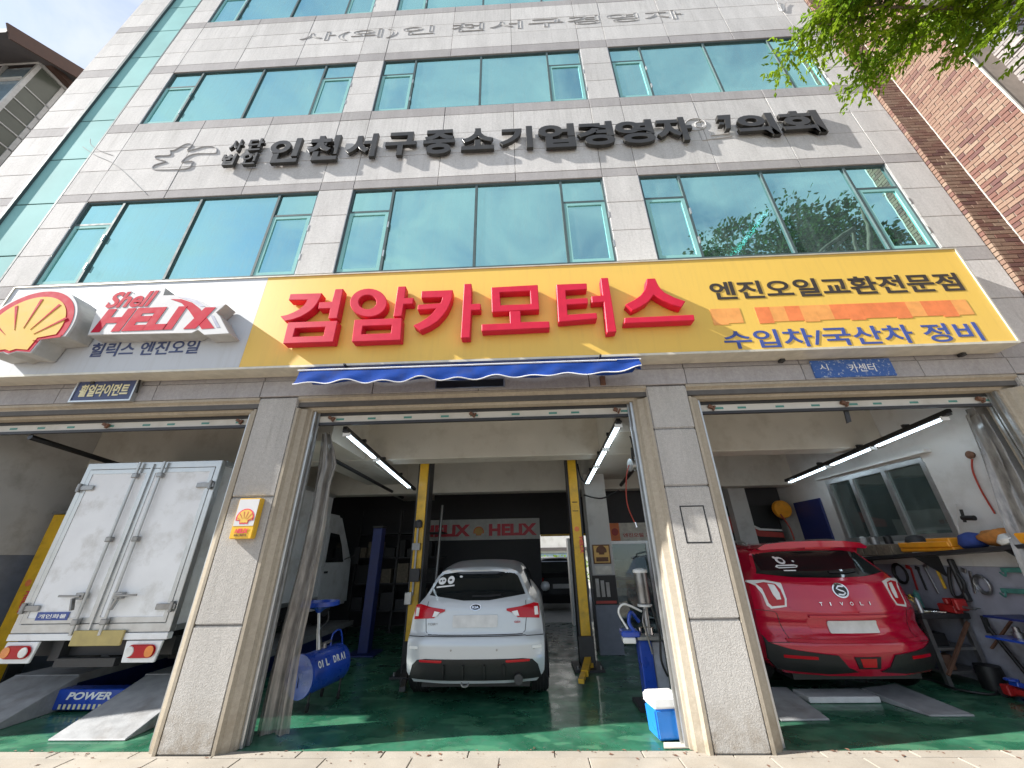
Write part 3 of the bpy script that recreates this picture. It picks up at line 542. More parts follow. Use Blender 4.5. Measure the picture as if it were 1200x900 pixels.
# ================================================================== small signs on the wall
W = thing('wall_sign', 'small slate blue sign with cream Hangul letters under the white sign panel', 'sign', (-5.1, -.02, 3.4))
def p4(x, y, Y=-.06): return at(x/4, 320+y/4, 'Y', Y)
a = p4(330, 600); b = p4(650, 495)
ob('plate', bx(a.x, b.x, -.06, -.013, a.z, b.z-.02), 'ink_navy', W); ob('frame', MB().ringprism([(a.x-.02, -.07, a.z-.02), (b.x+.02, -.07, a.z-.02), (b.x+.02, -.07, b.z), (a.x-.02, -.07, b.z)], [(a.x, -.07, a.z), (b.x, -.07, a.z), (b.x, -.07, b.z-.02), (a.x, -.07, b.z-.02)], (0, .057, 0)), 'alu', W)
ftext('lettering', '휠얼라이먼트', a.x+.06, b.x-.06, a.z+.05, b.z-.065, -.063, 'ink_cream', W, off=.03)
ob('conduit', MB().tube([p4(610, 478), p4(660, 488), p4(640, 560)], .012, 6), 'cable', W)
W = thing('dark_plate', 'blank dark framed plate half hidden under the blue awning', 'sign', (-.3, -.02, 3.25))
a = at(511, 455, 'Y', -.04); b = at(590, 443, 'Y', -.04); ob('plate', bx(a.x, b.x, -.04, -.0125, a.z, b.z), 'black', W); ob('frame', MB().ringprism([(a.x-.012, -.045, a.z-.012), (b.x+.012, -.045, a.z-.012), (b.x+.012, -.045, b.z), (a.x-.012, -.045, b.z)], [(a.x, -.045, a.z), (b.x, -.045, a.z), (b.x, -.045, b.z-.012), (a.x, -.045, b.z-.012)], (0, .03, 0)), 'alu', W)
W = thing('worn_sign', 'worn blue plate with flaked white lettering above the red car bay', 'sign', (3.2, -.02, 3.4))
a = at(820+432/3.158, 290+482/3.158, 'Y', -.03); b = at(820+700/3.158, 290+410/3.158, 'Y', -.03)
ob('plate', bx(a.x, b.x, -.03, -.0125, a.z, b.z), 'worn_plate', W); ftext('lettering', '카센터', a.x+.42, a.x+.72, a.z+.06, b.z-.06, -.0315, 'ink_white', W, ext=.001, off=.01); ftext('lettering', '시', a.x+.08, a.x+.18, a.z+.09, b.z-.05, -.0315, 'ink_white', W, ext=.001)
W = thing('emblem_plaque', 'yellow and white plaque with a red shell on the left stone pillar', 'sign', (-3.0, -.03, 1.8))
def pp(x, y, Y=-.075): return at(250+x/11.25, 570+y/11.25, 'Y', Y)
a = pp(165, 695); b = pp(655, 150); x0, x1, z0, z1 = a.x+.02, b.x-.02, a.z, b.z
ob('box', bx(x0, x1, -.07, -.001, z0, z1), 'yellow_paint', W, bevel=.008, seg=2); zs = z0+(z1-z0)*.31
ob('white_face', bx(x0+.012, x1-.012, -.073, -.0705, zs, z1-.012), 'logo_white', W)
ccx = (x0+x1)/2; k_ = (x1-x0)/1.42
sf = lambda sc, y: MB().prism([(ccx+(x-ecx)*k_*sc, y, zs+.012+(z-ebz+.02)*k_*sc+(1-sc)*.09) for x, z in fan(1.)], (0, .0015, 0))
ob('shell_border', sf(1, -.075), 'ink_red', W); ob('shell_field', sf(.84, -.0768), 'logo_yellow', W)
for i in range(6):
    th = R(90+(i-2.5)*25); d = Vector((math.cos(th), 0, math.sin(th))); s_ = Vector((-d.z, 0, d.x)); c = Vector((ccx, -.0785, zs+.012+.15*k_))
    ob('shell_ray', MB().prism([c+d*.2*k_, c+d*.62*k_+s_*.02*k_, c+d*.62*k_-s_*.02*k_], (0, .0015, 0)), 'ink_red', W)
ftext('lettering', 'HELIX', x0+.05, x1-.05, z0+.055, z0+.10, -.0725, 'ink_red', W, ext=.002, off=.04, shear=.2); ftext('lettering', '힐릭스 엔진오일', x0+.05, x1-.06, z0+.025, z0+.045, -.0725, 'rust', W, ext=.002, off=.02)

# ================================================================== awning
W = thing('awning', 'rolled blue tarpaulin awning with scalloped white edge over the middle bay', 'awning', (-.6, -.2, 3.4))
ax0, ax1 = -2.60, 1.32
rows = []; edge = []; n = 96; wr = random.Random(5)
for j in range(5):
    row = []
    for i in range(n+1):
        x = ax0+(ax1-ax0)*i/n; t_ = j/4; drop = .175+.018*math.cos(i/n*2*math.pi*9.5)+.012*math.sin(i*.31)-.05*max(0, i/n-.82)/.18
        z = 3.585-t_*drop+.006*math.sin(i*.21); y = -.36-.05*t_+.016*math.sin(i*.55+j)*t_; row.append((x, y, z))
        if j == 4: edge.append((x, y-.003, z))
    rows.append(row)
ob('valance', MB().grid(rows), 'tarp_blue', W, smooth=80); ob('edge_binding', MB().tube(edge, .007, 5), 'tarp_edge', W)
ob('front_bar', MB().cyl((ax0-.02, -.36, 3.60), (ax1+.02, -.36, 3.60), .010, 8), 'tarp_edge', W)
rows = [[(ax0+(ax1-ax0)*i/40, -.36+.30*j/4, 3.612+.02*math.sin(i*.7+j)-.01*j) for i in range(41)] for j in range(5)]
ob('cloth', MB().grid(rows), 'tarp_blue', W, smooth=80)
ob('side_flap', MB().grid([[(ax1-.25+.25*i/6, -.37, 3.60-.14*j/4*(.5+.5*i/6)) for i in range(7)] for j in range(5)]), 'tarp_blue', W, smooth=80)
W.location.z -= .085
for x in (-2.1, .9): ob('arm', MB().bar((x, -.02, 3.575), (x, -.34, 3.595), .02), 'steel_dark', W)
ob('bracket', bx(.93, .99, -.04, -.0125, 3.36, 3.47), 'rust', W)

# ================================================================== vehicles
def patch(name, poly, surf, off, thick, mt, parent, step=.05, inner=None, smooth=40):
    """a plate that follows a car's rear surface y = surf(x, z): outline poly [(x, z)], standing off by off"""
    bm = bmesh.new()
    if inner:
        n = len(poly); vo = [bm.verts.new((x, 0, z)) for x, z in poly]; vi = [bm.verts.new((x, 0, z)) for x, z in inner]
        for k in range(n): bm.faces.new((vo[k], vo[(k+1) % n], vi[(k+1) % n], vi[k]))
    else: bm.faces.new([bm.verts.new((x, 0, z)) for x, z in poly])
    xs = [p[0] for p in poly]; zs = [p[1] for p in poly]
    for ax, lo, hi in ((0, min(xs), max(xs)), (2, min(zs), max(zs))):
        k = math.floor(lo/step)*step+step
        while k < hi-.002:
            nrm = Vector((1, 0, 0)) if ax == 0 else Vector((0, 0, 1))
            bmesh.ops.bisect_plane(bm, geom=bm.verts[:]+bm.edges[:]+bm.faces[:], plane_co=nrm*k, plane_no=nrm); k += step
    bmesh.ops.triangulate(bm, faces=[f for f in bm.faces if len(f.verts) > 4])
    for v in bm.verts: v.co.y = surf(v.co.x, v.co.z)-off
    r_ = bmesh.ops.extrude_face_region(bm, geom=bm.faces[:])
    for g in r_['geom']:
        if isinstance(g, bmesh.types.BMVert): g.co.y += thick
    bmesh.ops.recalc_face_normals(bm, faces=bm.faces)
    ofs = wloc(parent)
    for v in bm.verts: v.co -= ofs
    for f in bm.faces: f.smooth = True
    for e in bm.edges: e.smooth = len(e.link_faces) == 2 and e.calc_face_angle(0) < R(smooth)
    me = bpy.data.meshes.new(name); bm.to_mesh(me); bm.free(); me.materials.append(MATS[mt])
    o = bpy.data.objects.new(name, me); COL.objects.link(o); o.parent = parent; return o
def rrect(x0, x1, z0, z1, r, n=4):
    P = []
    for cx, cz, a in ((x1-r, z1-r, 0), (x0+r, z1-r, 90), (x0+r, z0+r, 180), (x1-r, z0+r, 270)):
        P += [(cx+r*math.cos(R(a+90*i/n)), cz+r*math.sin(R(a+90*i/n))) for i in range(n+1)]
    return P
def circ(cx, cz, rx, rz=None, n=24): rz = rz or rx; return [(cx+rx*math.cos(2*math.pi*i/n), cz+rz*math.sin(2*math.pi*i/n)) for i in range(n)]
def stroke(pts, w):
    """outline polygon of a thin open band along pts"""
    l, r_ = [], []
    for i, p in enumerate(pts):
        a = Vector(pts[max(i-1, 0)]); b = Vector(pts[min(i+1, len(pts)-1)]); d = (b-a).normalized(); n = Vector((-d.y, d.x))*w/2; l.append((p[0]+n.x, p[1]+n.y)); r_.append((p[0]-n.x, p[1]-n.y))
    return l+r_[::-1]
def wheel(root, x, y, z, r, w, s, rimmat='alu'):
    t_ = MB().lathe([(r*.62, -w/2), (r*.92, -w/2), (r, -w/2+.03), (r, w/2-.03), (r*.92, w/2), (r*.62, w/2)], (x, y, z), (1, 0, 0), 32)
    ty = ob('wheel', t_, 'rubber', root, smooth=40)
    gr = MB()
    for k in (-2, -1, 0, 1, 2): gr.lathe([(r+.001, k*w/6-.004), (r+.003, k*w/6), (r+.001, k*w/6+.004)], (x, y, z), (1, 0, 0), 32)
    ob('tread', gr, 'black', ty)
    ob('rim', MB().lathe([(.05, .02*s), (r*.2, .02*s), (r*.25, -.01*s), (r*.55, 0), (r*.63, .015*s)], (x+s*w/2, y, z), (1, 0, 0), 24), rimmat, ty, smooth=40)
def car_body(root, cx, y0, hw, surf, length, top, mt, zb, ztop):
    """hw: table z -> half width at the rear; lofted forward with roof height top(d)"""
    zs = sorted(hw); n = 44
    def outline(f_w, zt, zlow, wtab=None):
        P = []
        for i in range(n+1):
            t_ = i/n; z = zlow+(zt-zlow)*(1-(1-t_)**1.25); zr = zb+(ztop-zb)*(z-zlow)/(zt-zlow)
            w = lerp(zr, zs, [hw[k] for k in zs])*f_w
            if t_ > .93: w *= 1-.10*((t_-.93)/.07)**2
            if t_ < .06: w *= 1-.06*((.06-t_)/.06)
            P.append((w, z))
        return [(cx+w, z) for w, z in P]+[(cx+w*k, zt+(1-k*k)*.018) for w, z in P[-1:] for k in (.66, .33, 0, -.33, -.66)]+[(cx-w, z) for w, z in reversed(P)]+[(cx+P[0][0]*k, zb) for k in (-.5, 0, .5)]
    O = outline(1, ztop, zb); rows = []
    ccz = (zb+ztop)/2
    for k in range(28):
        f = .04+.96*k/27
        rows.append([(cx+(x-cx)*f, surf(cx+(x-cx)*f, ccz+(z-ccz)*f), ccz+(z-ccz)*f) for x, z in O])
    r1 = rows[-1]; ymax = max(p[1] for p in r1)
    rows.append([(cx+(p[0]-cx)*1.004, p[1]+.05, p[2]) for p in r1])
    for d, f, zt in top:
        Od = outline(f, zt, zb); yy = y0+d
        rows.append([(x, max(yy, rows[-1][i][1]+.03), z) for i, (x, z) in enumerate(Od)])
    last = rows[-1]; rows.append([(cx+(p[0]-cx)*.8, p[1]+.1, ccz+(p[2]-ccz)*.6-.1) for p in last])
    mb = MB()
    m_ = len(O); v = [p for r_ in rows for p in r_]; fcs = []
    for i in range(len(rows)-1):
        for j in range(m_): fcs.append((i*m_+j, i*m_+(j+1) % m_, (i+1)*m_+(j+1) % m_, (i+1)*m_+j))
    fcs += [tuple(range(m_)), tuple((len(rows)-1)*m_+j for j in range(m_))]
    mb.add(v, fcs); return ob('body', mb, mt, root, smooth=50)

# ---- silver hatchback
K = thing('hatchback', 'silver five door hatchback parked with its rear to the middle bay', 'car', (-.655, .95, 0))
KX, KY = -.655, .92
KZ = [.15, .3, .45, .6, .66, .70, .80, .95, 1.02, 1.10, 1.32, 1.36, 1.45]; KD = [.10, .03, .0, .0, .02, .06, .075, .10, .14, .20, .40, .38, .6]
def ks(x, z): t_ = abs((x-KX)/.82); return KY+lerp(z, KZ, KD)+.17*t_**3
khw = {.24: .74, .32: .79, .45: .80, .60: .805, .75: .795, .85: .785, .93: .765, 1.0: .715, 1.09: .635, 1.2: .585, 1.28: .545, 1.33: .50, 1.375: .40}
car_body(K, KX, KY, khw, ks, 4.3, [(.75, 1.05, 1.41), (1.3, 1.07, 1.455), (2.0, 1.08, 1.45), (2.5, 1.08, 1.38), (3.2, 1.05, 1.02), (3.7, 1.0, .90), (4.1, .9, .78)], 'silver_paint', .24, 1.375)
L_ = lambda pts: [(KX+x, z) for x, z in pts]
Sy = lambda pts: pts+[(-x, z) for x, z in reversed(pts)]
patch('rear_window', L_(Sy([(.0, 1.335), (.25, 1.335), (.46, 1.31), (.505, 1.28), (.555, 1.18), (.60, 1.085), (.35, 1.055), (.16, 1.03)])), ks, .004, .012, 'auto_glass', K)
patch('wiper', L_(stroke([(-.05, 1.075), (.12, 1.072), (.30, 1.085)], .02)), ks, .02, .01, 'black', K)
for s in (1, -1):
    M_ = lambda pts: [(KX+s*x, z) for x, z in pts]
    lp = patch('tail_lamp', M_([(.37, .945), (.55, .965), (.70, .995), (.755, .985), (.765, .91), (.76, .835), (.66, .845), (.50, .855), (.47, .89), (.37, .925)]), ks, .012, .04, 'lamp_red', K)
    patch('reversing_light', M_([(.40, .925), (.50, .93), (.48, .875), (.46, .885)]) if False else M_([(.50, .925), (.43, .915), (.47, .872), (.52, .868)]), ks, .0145, .004, 'lamp_clear', lp)
    patch('indicator', M_([(.70, .955), (.742, .957), (.75, .87), (.705, .87)]), ks, .0145, .004, 'lamp_clear', lp)
    patch('reflector', M_(rrect(.36, .63, .438, .462, .008, 2)), ks, .012, .02, 'lamp_red', K)
    patch('bumper_pad', M_(rrect(.66, .77, .555, .582, .008, 2)), ks, .01, .012, 'cooler_white', K)
    for x in (.26, .68): patch('parking_sensor', M_(circ(x, .555, .011, None, 10)), ks, .004, .006, 'steel', K)
lo = [(.72, .40), (.66, .455), (.55, .47), (.0, .472)]
patch('diffuser', L_([(x, z) for x, z in lo]+[(-x, z) for x, z in reversed(lo)]+[(-.76, .27), (.76, .27)]), ks, .006, .02, 'trim_black', K)
for x in (-.34, -.12, .12, .34): patch('diffuser_fin', L_(rrect(x-.012, x+.012, .29, .42, .004, 2)), ks, .035, .03, 'trim_black', K)
patch('bumper_seam', L_(stroke([(-.80, .672), (-.6, .675), (-.585, .68), (.585, .68), (.6, .675), (.80, .672)], .007)), ks, .0025, .004, 'black', K)
patch('tailgate_seam', L_(stroke([(-.60, 1.02), (-.605, .86), (-.585, .72), (-.55, .692), (.55, .692), (.585, .72), (.605, .86), (.60, 1.02)], .007)), ks, .0025, .004, 'black', K)
patch('number_plate', L_(rrect(-.265, .265, .765, .885, .012, 2)), ks, .012, .012, 'plate_white', K)
eb = patch('emblem', L_(circ(0, .965, .066, .034)), ks, .012, .014, 'chrome', K); patch('emblem_field', L_(circ(0, .965, .056, .027)), ks, .0145, .004, 'black', eb)
text('lettering', 'KIA', (KX-.04, ks(KX, .95)-.019, .952), XR, (0, .3, 1), .08, .026, 'chrome', eb, ext=.002, off=.03)
text('lettering', 'FORTE', (KX-.565, ks(KX-.5, .79)-.008, .785), XR, (0, .1, 1), .15, .022, 'steel', K, ext=.003, off=.02); text('lettering', 'GDI', (KX+.46, ks(KX+.5, .79)-.008, .80), XR, (0, .1, 1), .07, .02, 'lamp_red', K, ext=.003, off=.02)
def sticker(root, surf, pts, d): patch('window_sticker', pts, surf, d, .003, 'ink_white', root, .03)
for q in (circ(KX-.47, 1.235, .052, .04, 14), circ(KX-.355, 1.245, .045, .045, 12), [(KX-.53, 1.175), (KX-.30, 1.195), (KX-.30, 1.18), (KX-.53, 1.158)], circ(KX-.23, 1.28, .02, .012, 8)): sticker(K, ks, q, .009)
for q in (circ(KX-.485, 1.235, .012, .01, 8), circ(KX-.45, 1.24, .012, .01, 8), circ(KX-.36, 1.245, .02, .012, 8)): patch('window_sticker', q, ks, .0115, .002, 'black', K, .03)
ob('exhaust_pipe', MB().lathe([(.035, 0), (.048, .0), (.048, .16), (.035, .16)], (KX+.50, .93, .285), (0, 1, 0), 18), 'steel_dark', K, smooth=40); ob('tow_hook', MB().tube(catmull([(KX-.14, 1.0, .26), (KX-.12, .96, .225), (KX-.07, .96, .225), (KX-.05, 1.0, .26)], 4), .012, 6), 'steel', K)
ob('underbody', bx(KX-.62, KX+.62, 1.15, 4.6, .17, .30), 'black', K)
for s in (-1, 1):
    for y in (1.68, 4.25): wheel(K, KX+s*.745, y, .315, .315, .205, s)
    ob('mirror', MB().lathe([(.02, -.08), (.07, -.05), (.08, 0), (.06, .06), (.02, .08)], (KX+s*.93, 3.35, 1.02), (s, 0, .1), 12), 'silver_paint', K, smooth=60)
    ob('side_window', MB().prism([(KX+s*(.70), 1.75, 1.04), (KX+s*(.735), 3.6, 1.0), (KX+s*(.63), 2.9, 1.33), (KX+s*(.585), 1.95, 1.345)], (s*.012, 0, 0)), 'auto_glass', K)

# ---- red SUV
V = thing('red_suv', 'glossy red compact SUV parked with its rear to the right hand bay', 'car', (3.64, .95, 0))
VX, VY = 3.64, .93
VZ = [.2, .35, .5, .58, .66, .74, .80, .86, 1.0, 1.15, 1.24, 1.48, 1.53, 1.57, 1.62]; VD = [.12, .03, 0, .0, .07, .085, .06, .05, .07, .10, .17, .42, .36, .34, .6]
def vs(x, z): t_ = abs((x-VX)/.92); return VY+lerp(z, VZ, VD)+.24*t_**2.6
vhw = {.27: .84, .36: .90, .5: .92, .7: .925, .9: .925, 1.05: .915, 1.17: .89, 1.24: .83, 1.3: .785, 1.42: .73, 1.52: .68, 1.58: .60, 1.61: .5}
car_body(V, VX, VY, vhw, vs, 4.2, [(.8, 1.03, 1.60), (1.4, 1.04, 1.61), (2.1, 1.05, 1.59), (2.6, 1.04, 1.47), (3.2, 1.02, 1.08), (3.7, .98, .98), (4.1, .88, .82)], 'red_paint', .27, 1.61)
Lv = lambda pts: [(VX+x, z) for x, z in pts]
patch('rear_window', Lv(Sy([(0, 1.515), (.42, 1.51), (.665, 1.485), (.745, 1.30), (.775, 1.262), (.42, 1.222), (0, 1.212)])), vs, .004, .012, 'auto_glass', V)
patch('wiper', Lv(stroke([(.02, 1.275), (.2, 1.268), (.36, 1.285)], .02)), vs, .02, .01, 'black', V)
sp = patch('spoiler', Lv(Sy([(0, 1.625), (.35, 1.62), (.60, 1.595), (.69, 1.55), (.66, 1.528), (.40, 1.545), (0, 1.555)])), lambda x, z: VY+.20+.12*abs((x-VX)/.7)**2, 0, .30, 'red_paint', V)
patch('brake_light', Lv(rrect(-.16, .16, 1.535, 1.552, .005, 2)), lambda x, z: VY+.215, 0, .02, 'lamp_red', V)
for s in (1, -1):
    M_ = lambda pts: [(VX+s*x, z) for x, z in pts]
    lp = patch('tail_lamp', M_([(.60, 1.165), (.74, 1.195), (.90, 1.19), (.915, 1.17), (.85, 1.13), (.815, 1.04), (.81, .93), (.78, .895), (.63, .92), (.605, 1.0)]), vs, .010, .04, 'lamp_clear', V)
    patch('lamp_lens', M_([(.63, 1.10), (.66, 1.155), (.76, 1.172), (.845, 1.155), (.80, 1.10), (.785, .95), (.765, .92), (.645, .935), (.625, 1.0)]), vs, .0125, .006, 'lamp_red', lp)
    patch('lamp_core', M_([(.655, 1.06), (.675, 1.145), (.735, 1.155), (.72, 1.04), (.70, .99), (.66, .995)]), vs, .0155, .004, 'lamp_clear', lp)
    patch('cladding', M_([(.925, .62), (.90, .56), (.72, .51), (.42, .478), (.30, .47), (.22, .36), (.12, .315), (.4, .29), (.86, .30), (.93, .40)]), vs, .012, .03, 'trim_black', V)
    patch('reflector', M_(rrect(.50, .80, .425, .455, .006, 2)), vs, .0165, .006, 'lamp_red', V)
    patch('bumper_seam', M_(stroke([(.925, .88), (.76, .87), (.74, .845), (.70, .62), (.715, .575), (.9, .56)], .006)), vs, .002, .004, 'black', V)
    patch('crease', M_(stroke([(.10, .865), (.35, .87), (.56, .89), (.60, .92)], .012)), vs, .006, .01, 'red_paint', V)
patch('plate_recess', Lv(Sy([(0, .835), (.42, .83), (.48, .80), (.44, .67), (.0, .655)])), vs, .002, .004, 'red_paint', V)
patch('handle_strip', Lv(rrect(-.45, .45, .815, .838, .006, 2)), vs, .03, .04, 'red_paint', V)
patch('number_plate', Lv(rrect(-.27, .27, .665, .785, .012, 2)), vs, .016, .012, 'plate_white', V)
patch('bumper_shelf', Lv(rrect(-.74, .74, .585, .612, .008, 2)), vs, .022, .04, 'red_paint', V)
fg = patch('fog_lamp', Lv([(-.14, .455), (.14, .455), (.11, .345), (-.11, .345)]), vs, .006, .01, 'trim_black', V); patch('fog_lens', Lv([(-.085, .44), (.085, .44), (.07, .36), (-.07, .36)]), vs, .010, .008, 'lamp_red', fg)
eb = patch('emblem', Lv(circ(0, 1.085, .088, .078)), vs, .012, .014, 'chrome', V); patch('emblem_field', Lv(circ(0, 1.085, .072, .062)), vs, .0145, .004, 'black', eb)
patch('emblem_mark', Lv(stroke([(.045, 1.125), (-.01, 1.13), (-.04, 1.105), (-.01, 1.088), (.02, 1.078), (.042, 1.06), (.01, 1.04), (-.045, 1.046)], .016)), vs, .018, .004, 'chrome', eb, .02)
for i, ch in enumerate('TIVOLI'): text('lettering', ch, (VX-.295+i*.112, vs(VX-.28+i*.11, .955)-.010, .935), XR, (0, .12, 1), .035 if ch != 'I' else .010, .034, 'chrome', V, ext=.005, off=.0)
for q in (circ(VX-.42, 1.405, .05, .042, 14), [(VX-.53, 1.335), (VX-.50, 1.355), (VX-.30, 1.36), (VX-.27, 1.345), (VX-.30, 1.325), (VX-.50, 1.318)], circ(VX-.28, 1.395, .012, .01, 8), [(VX-.47, 1.30), (VX-.34, 1.30), (VX-.34, 1.288), (VX-.47, 1.288)], circ(VX-.46, 1.44, .018, .015, 8)): sticker(V, vs, q, .009)
for q in (circ(VX-.415, 1.405, .028, .022, 10), [(VX-.50, 1.342), (VX-.30, 1.346), (VX-.30, 1.334), (VX-.50, 1.330)]): patch('window_sticker', q, vs, .0115, .002, 'black', V, .03)
ob('underbody', bx(VX-.70, VX+.70, 1.2, 4.6, .2, .34), 'black', V)
for s in (-1, 1):
    for y in (1.82, 4.35): wheel(V, VX+s*.80, y, .385, .33, .22, s)
    ob('wheel_arch', MB().lathe([(.36, -.01), (.43, -.012), (.43, .012), (.36, .014)], (VX+s*.925, 1.82, .42), (1, 0, 0), 32), 'trim_black', V, smooth=40)
    ob('roof_rail', MB().tube(catmull([(VX+s*.60, 1.6, 1.60), (VX+s*.62, 1.8, 1.645), (VX+s*.62, 2.9, 1.64), (VX+s*.60, 3.1, 1.58)], 4), .018, 6), 'alu', V)
    ob('side_window', MB().prism([(VX+s*(.80), 1.75, 1.26), (VX+s*(.90), 3.7, 1.16), (VX+s*(.74), 3.0, 1.50), (VX+s*(.70), 1.95, 1.53)], (s*.012, 0, 0)), 'auto_glass', V)

# ---- white box truck (left bay)
T = thing('box_truck', 'white box truck on the ramps of the left bay with both rear doors shut', 'truck', (-5.0, .7, .3))
TY = .70
def pt(x, y, Y=TY-.02): return at(x/2.433, 530+y/2.433, 'Y', Y)
X0, X1, Z0, Z1 = -5.955, -4.08, .83, 2.72
ob('box', MB().box(X0+.03, X1-.03, TY+.03, 3.9, Z0+.02, Z1-.02), 'white_truck', T, bevel=.01)
fr = ob('rear_frame', MB().ringprism([(X0, TY-.01, Z0-.03), (X1, TY-.01, Z0-.03), (X1, TY-.01, Z1+.03), (X0, TY-.01, Z1+.03)], [(X0+.07, TY-.01, Z0+.06), (X1-.07, TY-.01, Z0+.06), (X1-.07, TY-.01, Z1-.06), (X0+.07, TY-.01, Z1-.06)], (0, .08, 0)), 'alu', T, bevel=.006)
for x in (X0+.02, X1-.02): ob('corner_rail', bx(x-.025, x+.025, TY+.071, 3.9, Z1-.03, Z1+.035), 'alu', T); ob('corner_rail', bx(x-.025, x+.025, TY+.071, 3.9, Z0-.03, Z0+.03), 'alu', T)
xm = (X0+X1)/2
for s, xa, xb in ((-1, X0+.075, xm-.012), (1, xm+.012, X1-.075)):
    dr = ob('door', bx(xa, xb, TY-.004, TY+.04, Z0+.065, Z1-.065), 'white_truck', T, bevel=.008)
    ob('door_edge', MB().ringprism([(xa, TY-.012, Z0+.065), (xb, TY-.012, Z0+.065), (xb, TY-.012, Z1-.065), (xa, TY-.012, Z1-.065)], [(xa+.05, TY-.012, Z0+.12), (xb-.05, TY-.012, Z0+.12), (xb-.05, TY-.012, Z1-.12), (xa+.05, TY-.012, Z1-.12)], (0, .0075, 0)), 'alu', dr)
    xr = xm+s*.17
    ob('lock_bar', MB().cyl((xr, TY-.045, Z0-.05), (xr, TY-.045, Z1+.02), .017, 10), 'alu', dr, smooth=40)
    for z in (Z0+.08, Z0+.95, Z1-.16): ob('bar_bracket', MB().box(xr-.035, xr+.035, TY-.07, TY-.013, z-.03, z+.03), 'steel', dr, bevel=.008)
    zh = Z0+.34
    ob('handle', MB().bar((xr+s*.04, TY-.075, zh), (xr+s*.30, TY-.075, zh+.005), .022, .022).bar((xr+s*.10, TY-.085, zh-.02), (xr+s*.06, TY-.085, zh-.14), .045, .02).box(xr+s*.06-.05, xr+s*.06+.05, TY-.07, TY-.013, zh-.035, zh+.035), 'steel', dr, bevel=.004)
    xh = xa if s < 0 else xb
    for z in (Z0+.22, Z1-.30): ob('hinge', MB().box(min(xh-s*.16, xh+s*.07), max(xh-s*.16, xh+s*.07), TY-.035, TY-.0125, z-.03, z+.03).cyl((xh+s*.03, TY-.035, z-.055), (xh+s*.03, TY-.035, z+.055), .022, 10), 'steel', dr, bevel=.004)
ob('door_post', bx(xm-.011, xm+.011, TY-.03, TY+.03, Z0+.0, Z1-.0), 'alu', T)
a = pt(98, 480, TY-.015); b = pt(200, 455, TY-.015); lb = ob('sticker', bx(a.x, b.x, TY-.0155, TY-.0125, a.z, b.z), 'ink_blue', T); ftext('lettering', '개인화물', a.x+.025, b.x-.025, a.z+.02, b.z-.02, TY-.0162, 'ink_white', lb, ext=.001, off=.02)
ob('sill', bx(X0, X1, TY-.015, TY+.06, Z0-.10, Z0-.035), 'white_truck', T, bevel=.004)
for s, xc in ((-1, X0+.21), (1, X1-.23)):
    w_ = .20; bk = ob('lamp_bracket', MB().prism([(xc-w_-.02*s, TY-.02, Z0-.11), (xc+w_, TY-.02, Z0-.11), (xc+w_-.03, TY-.02, Z0-.31), (xc-w_+.0, TY-.02, Z0-.31)], (0, .03, 0)), 'white_truck', T, bevel=.006)
    lc = MB().prism([(x, TY-.05, z) for x, z in rrect(xc-.165, xc+.165, Z0-.265, Z0-.14, .06)], (0, .029, 0)); tl = ob('tail_lamp', lc, 'lamp_red', bk, bevel=.012, seg=2)
    ob('indicator', MB().prism([(x, TY-.055, z) for x, z in rrect(*((xc-.155, xc-.06) if s < 0 else (xc+.06, xc+.155)), Z0-.255, Z0-.15, .045)], (0, .006, 0)), 'lamp_orange', tl)
    ob('reversing_light', MB().lathe([(.05, 0), (.047, -.008), (.02, -.012)], (xc+(.10 if s < 0 else -.115), TY-.051, Z0-.203), (0, 1, 0), 18), 'lamp_clear', tl, smooth=60)
a = pt(200, 552); b = pt(362, 503); pl = ob('number_plate', bx(a.x, b.x, TY-.045, TY-.02, a.z, b.z-.01), 'plate_yellow', T, bevel=.004)
ob('chassis_beam', MB().box(-5.5, -5.38, TY+.1, 4.5, .52, .72).box(-4.62, -4.5, TY+.1, 4.5, .52, .72).box(-5.9, -4.15, TY+.2, TY+.3, .55, .72), 'steel_dark', T); ob('bumper_bar', bx(-5.35, -4.65, TY+.05, TY+.12, .47, .55), 'steel_dark', T)
ob('mud_guard', MB().box(-5.9, -5.45, 1.35, 1.37, .42, .8).box(-4.55, -4.1, 1.35, 1.37, .42, .8), 'rubber', T); ob('wheel_axle', MB().cyl((-5.8, 1.9, .62), (-4.2, 1.9, .62), .07, 12).lathe([(.02, -.15), (.16, -.1), (.16, .1), (.02, .15)], (-5.0, 1.9, .62), (1, 0, 0), 16), 'black', T)
for s in (-1, 1):
    wheel(T, -5.0+s*.66, 1.95, .66, .34, .20, s, 'steel'); wheel(T, -5.0+s*.66, 4.6, .66, .34, .20, s, 'steel')
ob('cab', MB().prism([(X0+.1, 4.0, .6), (X0+.1, 4.0, 2.4), (X0+.1, 4.6, 2.4), (X0+.1, 5.4, 1.5), (X0+.1, 5.5, .6)], (X1-X0-.2, 0, 0)), 'white_truck', T, bevel=.05, seg=2)

